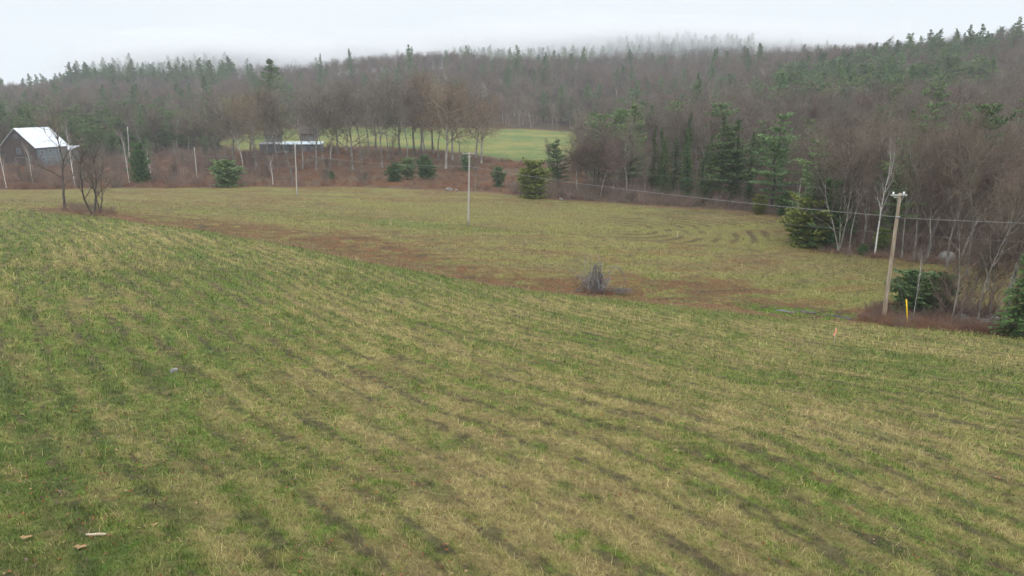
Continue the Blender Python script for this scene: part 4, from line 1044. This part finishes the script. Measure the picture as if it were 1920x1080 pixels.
look = {'round': 'wide round-topped green pine', 'pine': 'green pine', 'spruce': 'dark pointed spruce', 'birch': 'white-barked birch', 'red': 'reddish bare tree', 'slim': 'slender grey bare tree', 'multi': 'many-stemmed grey bare tree'}
nm = {'round': 'pine_tree', 'pine': 'pine_tree', 'spruce': 'spruce_tree', 'birch': 'birch_tree', 'red': 'bare_tree', 'slim': 'bare_tree', 'multi': 'bare_tree'}
fr = sorted([t for t in inds if edge_d[t[0]] > -7 and Yy[t[0]] < 135], key=lambda t: PX[t[0]]); seq = {}
for t in fr: seq.setdefault((t[1], zone(PX[t[0]], Yy[t[0]])), []).append(t[0])
for i, kd, h in inds:
    z_ = zone(PX[i], Yy[i]); lab = look[kd]+' '+z_; grp = look[kd]+'s '+z_; s = seq.get((kd, z_), [])
    if i in s and len(s) <= 20: lab = '%s, %s from left, front of %s' % (look[kd], ORD[s.index(i)], z_.replace('in the ', '').replace(' the ', ' '))
    d = len(K[kd]); cat = {'round': 'pine', 'pine': 'pine', 'spruce': 'spruce', 'birch': 'birch'}.get(kd, 'bare tree')
    tree(nm[kd], kd, int(pts[i, 3]*977) % d, (X[i], Yy[i], Zz[i]), h, pts[i, 4]*6.28, .85+.35*pts[i, 2], parts=Yy[i] < 150, label=lab, category=cat, group=grp)
print('individual trees', len(inds), 'rest', len(rest))

def scatter_stuff(name, meshes, P, var, rz, scl, **props):
    me = bpy.data.meshes.new(name); me.vertices.add(len(P)); me.vertices.foreach_set('co', np.asarray(P, dtype=np.float32).ravel())
    a = me.attributes.new('var', 'INT', 'POINT'); a.data.foreach_set('value', np.asarray(var, dtype=np.int32))
    a = me.attributes.new('rot', 'FLOAT_VECTOR', 'POINT'); a.data.foreach_set('vector', np.stack([np.zeros(len(P)), np.zeros(len(P)), rz], 1).astype(np.float32).ravel())
    a = me.attributes.new('scl', 'FLOAT_VECTOR', 'POINT'); a.data.foreach_set('vector', np.asarray(scl, dtype=np.float32).ravel())
    o = link(name, me, **props)
    g = bpy.data.node_groups.new(name+'_scatter', 'GeometryNodeTree'); N = g.nodes; L = g.links
    g.interface.new_socket('Geometry', in_out='INPUT', socket_type='NodeSocketGeometry'); g.interface.new_socket('Geometry', in_out='OUTPUT', socket_type='NodeSocketGeometry')
    gi = N.new('NodeGroupInput'); go = N.new('NodeGroupOutput'); jn = N.new('GeometryNodeJoinGeometry')
    def attr(nm_, ty):
        q = N.new('GeometryNodeInputNamedAttribute'); q.data_type = ty; q.inputs['Name'].default_value = nm_; return q
    va = attr('var', 'INT'); ro = attr('rot', 'FLOAT_VECTOR'); sc_ = attr('scl', 'FLOAT_VECTOR')
    for k, m_ in enumerate(meshes):
        src = bpy.data.objects.new(m_.name+'_source', m_)
        oi = N.new('GeometryNodeObjectInfo'); oi.inputs['Object'].default_value = src; oi.inputs['As Instance'].default_value = True
        cp = N.new('FunctionNodeCompare'); cp.data_type = 'INT'; cp.operation = 'EQUAL'
        ins = [s for s in cp.inputs if s.type == 'INT']; L.new(va.outputs[0], ins[0]); ins[1].default_value = k
        ip = N.new('GeometryNodeInstanceOnPoints'); L.new(gi.outputs[0], ip.inputs['Points']); L.new(cp.outputs[0], ip.inputs['Selection'])
        L.new(oi.outputs['Geometry'], ip.inputs['Instance']); L.new(ro.outputs[0], ip.inputs['Rotation']); L.new(sc_.outputs[0], ip.inputs['Scale'])
        L.new(ip.outputs[0], jn.inputs[0])
    L.new(jn.outputs[0], go.inputs[0])
    md = o.modifiers.new('scatter', 'NODES'); md.node_group = g
    return o
def forest(name, sel, **props):
    ms = []; off = {}
    for kd in sorted(set(k for _, k, _ in sel)):
        off[kd] = len(ms); ms += [d['both'] for d in K[kd]]
    P = []; var = []; rz = []; sc_ = []
    for i, kd, h in sel:
        d = len(K[kd]); v = int(pts[i, 3]*977) % d; var.append(off[kd]+v); P.append((X[i], Yy[i], Zz[i]-.1)); rz.append(pts[i, 4]*6.28*3)
        s = h/K[kd][v]['H']; w = s*(.85+.4*pts[i, 2]); sc_.append((w, w, s))
    scatter_stuff(name, ms, P, var, np.array(rz), sc_, **props)
forest('bare_forest', [t for t in rest if t[1] not in ('pine', 'spruce', 'round')], kind='stuff', label='mass of bare reddish and grey woodland covering the hillside', category='woodland')
forest('evergreen_forest', [t for t in rest if t[1] in ('pine', 'spruce', 'round')], kind='stuff', label='pines and spruces scattered over the far hillside and misty ridge', category='evergreen woodland')

# ------------------------------------------------------------------ brush: rust stems on the bank, under the leaning pole, round the left pair, along the edges
bp_ = []
def fill(poly, n, hlo, hhi, vars_, dens=None):
    lo = poly.min(0); hi = poly.max(0); c = 0; tries = 0
    while c < n and tries < n*30:
        k = 2000; x = rng.uniform(lo[0], hi[0], k); y = rng.uniform(lo[1], hi[1], k); tries += k
        m = inside(poly, x, y)
        if dens: m &= rng.random(k) < dens(x, y)
        x, y = x[m], y[m]; z = height(x, y)
        for a, b, q in zip(x, y, z):
            if c >= n: break
            bp_.append((a, b, q-.04, vars_[int(rng.integers(len(vars_)))], rng.random()*6.28, rng.uniform(hlo, hhi))); c += 1
fill(P_BRUSH, 900, .25, .72, [0, 0, 2, 1])
P_LP = wpoly([(98,388),(160,386),(215,396),(222,404),(180,406),(130,399)])
fill(P_LP, 75, .3, .75, [1, 0, 1])
fill(wpoly([(1480,452),(1500,462),(1560,476),(1660,487),(1760,498),(1850,505),(1920,512),(1920,500),(1640,476),(1545,462),(1490,440)]), 260, .25, .7, [1, 2, 1])
fill(np.array([[-115, 128], [60, 120], [60, 215], [-115, 215]]), 2600, .5, 1.15, [0, 1, 2, 0], lambda x, y: (sdf(P_FIELD, x, y) < -.6)*(sdf(P_UPPER, x, y) < -1)*(fbm(x/9, y/6, 500, 3) > .42))
fill(np.array([[-200, 110], [-60, 120], [-50, 215], [-210, 240]]), 2200, .6, 1.5, [1, 3, 0, 1], lambda x, y: (sdf(P_FIELD, x, y) < -.6)*(sdf(P_UPPER, x, y) < -1)*(np.hypot(x-pk.x-2, y-pk.y-6) > 10)*(fbm(x/9, y/6, 501, 3) > .38))
fill(np.array([[0, 60], [110, 45], [130, 130], [0, 145]]), 1500, .5, 1.6, [1, 1, 3, 1], lambda x, y: (sdf(P_FIELD, x, y) < -.5)*(sdf(P_FIELD, x, y) > -22))
bp_ += REDPTS
b_ = np.array(bp_)
scatter_stuff('undergrowth', SHR, b_[:, :3], b_[:, 3], b_[:, 4], np.repeat(b_[:, 5:6], 3, 1), kind='stuff', label='rust-red and grey-brown brush filling the bank and field edges', category='undergrowth')

# ------------------------------------------------------------------ air
def vol(name, density, color, anis=0.0):
    m = bpy.data.materials.new(name); m.use_nodes = True; N = m.node_tree.nodes; N.clear()
    o = N.new('ShaderNodeOutputMaterial'); v = N.new('ShaderNodeVolumePrincipled'); v.inputs['Density'].default_value = density
    v.inputs['Color'].default_value = rgba(color); v.inputs['Anisotropy'].default_value = anis
    m.node_tree.links.new(v.outputs[0], o.inputs['Volume']); return m
zmin = float(GZ.min())
B = MB(); B.box((0, 0, (zmin-1+118)/2), (2040, 2040, 118-zmin+1), 0)
link('haze', B.mesh('haze', [vol('haze_air', .00034, (.88, .92, 1.0), .3)]), kind='stuff', label='thin pale mist filling the valley', category='haze')
def fog(cx, cy, cz, rx, ry, rz_, seed, dens, lab):
    root = None; mt = vol('fog_air', dens, (.98, .99, 1.0), .65)
    for sh in range(4):
        B = MB(); n = 36; m = 18; q = 1-.2*sh
        for a in range(m+1):
            th = math.pi*a/m
            for b in range(n):
                ph = 2*math.pi*b/n; d = (math.sin(th)*math.cos(ph), math.sin(th)*math.sin(ph), math.cos(th))
                k = (.62+.75*float(fbm(np.array([d[0]*3.5+seed+d[2]*2]), np.array([d[1]*3.5+d[2]*2+sh*.3]), seed, 3)[0]))*q
                B.V.append((d[0]*rx*k, d[1]*ry*k, d[2]*rz_*k))
        for a in range(m):
            for b in range(n): B.F.append((a*n+b, (a+1)*n+b, (a+1)*n+(b+1) % n, a*n+(b+1) % n)); B.M.append(0)
        me = B.mesh('fog', [mt], True)
        if root is None: root = link('fog', me, None, (cx, cy, cz), 0, kind='stuff', label=lab, category='fog')
        else: link('fog_core', me, root)
fog(110, 610, 63, 280, 85, 25, 3, .0075, 'bank of low cloud resting on the middle of the ridge')
fog(-230, 585, 50, 150, 75, 24, 5, .010, 'thin low cloud over the left end of the ridge')
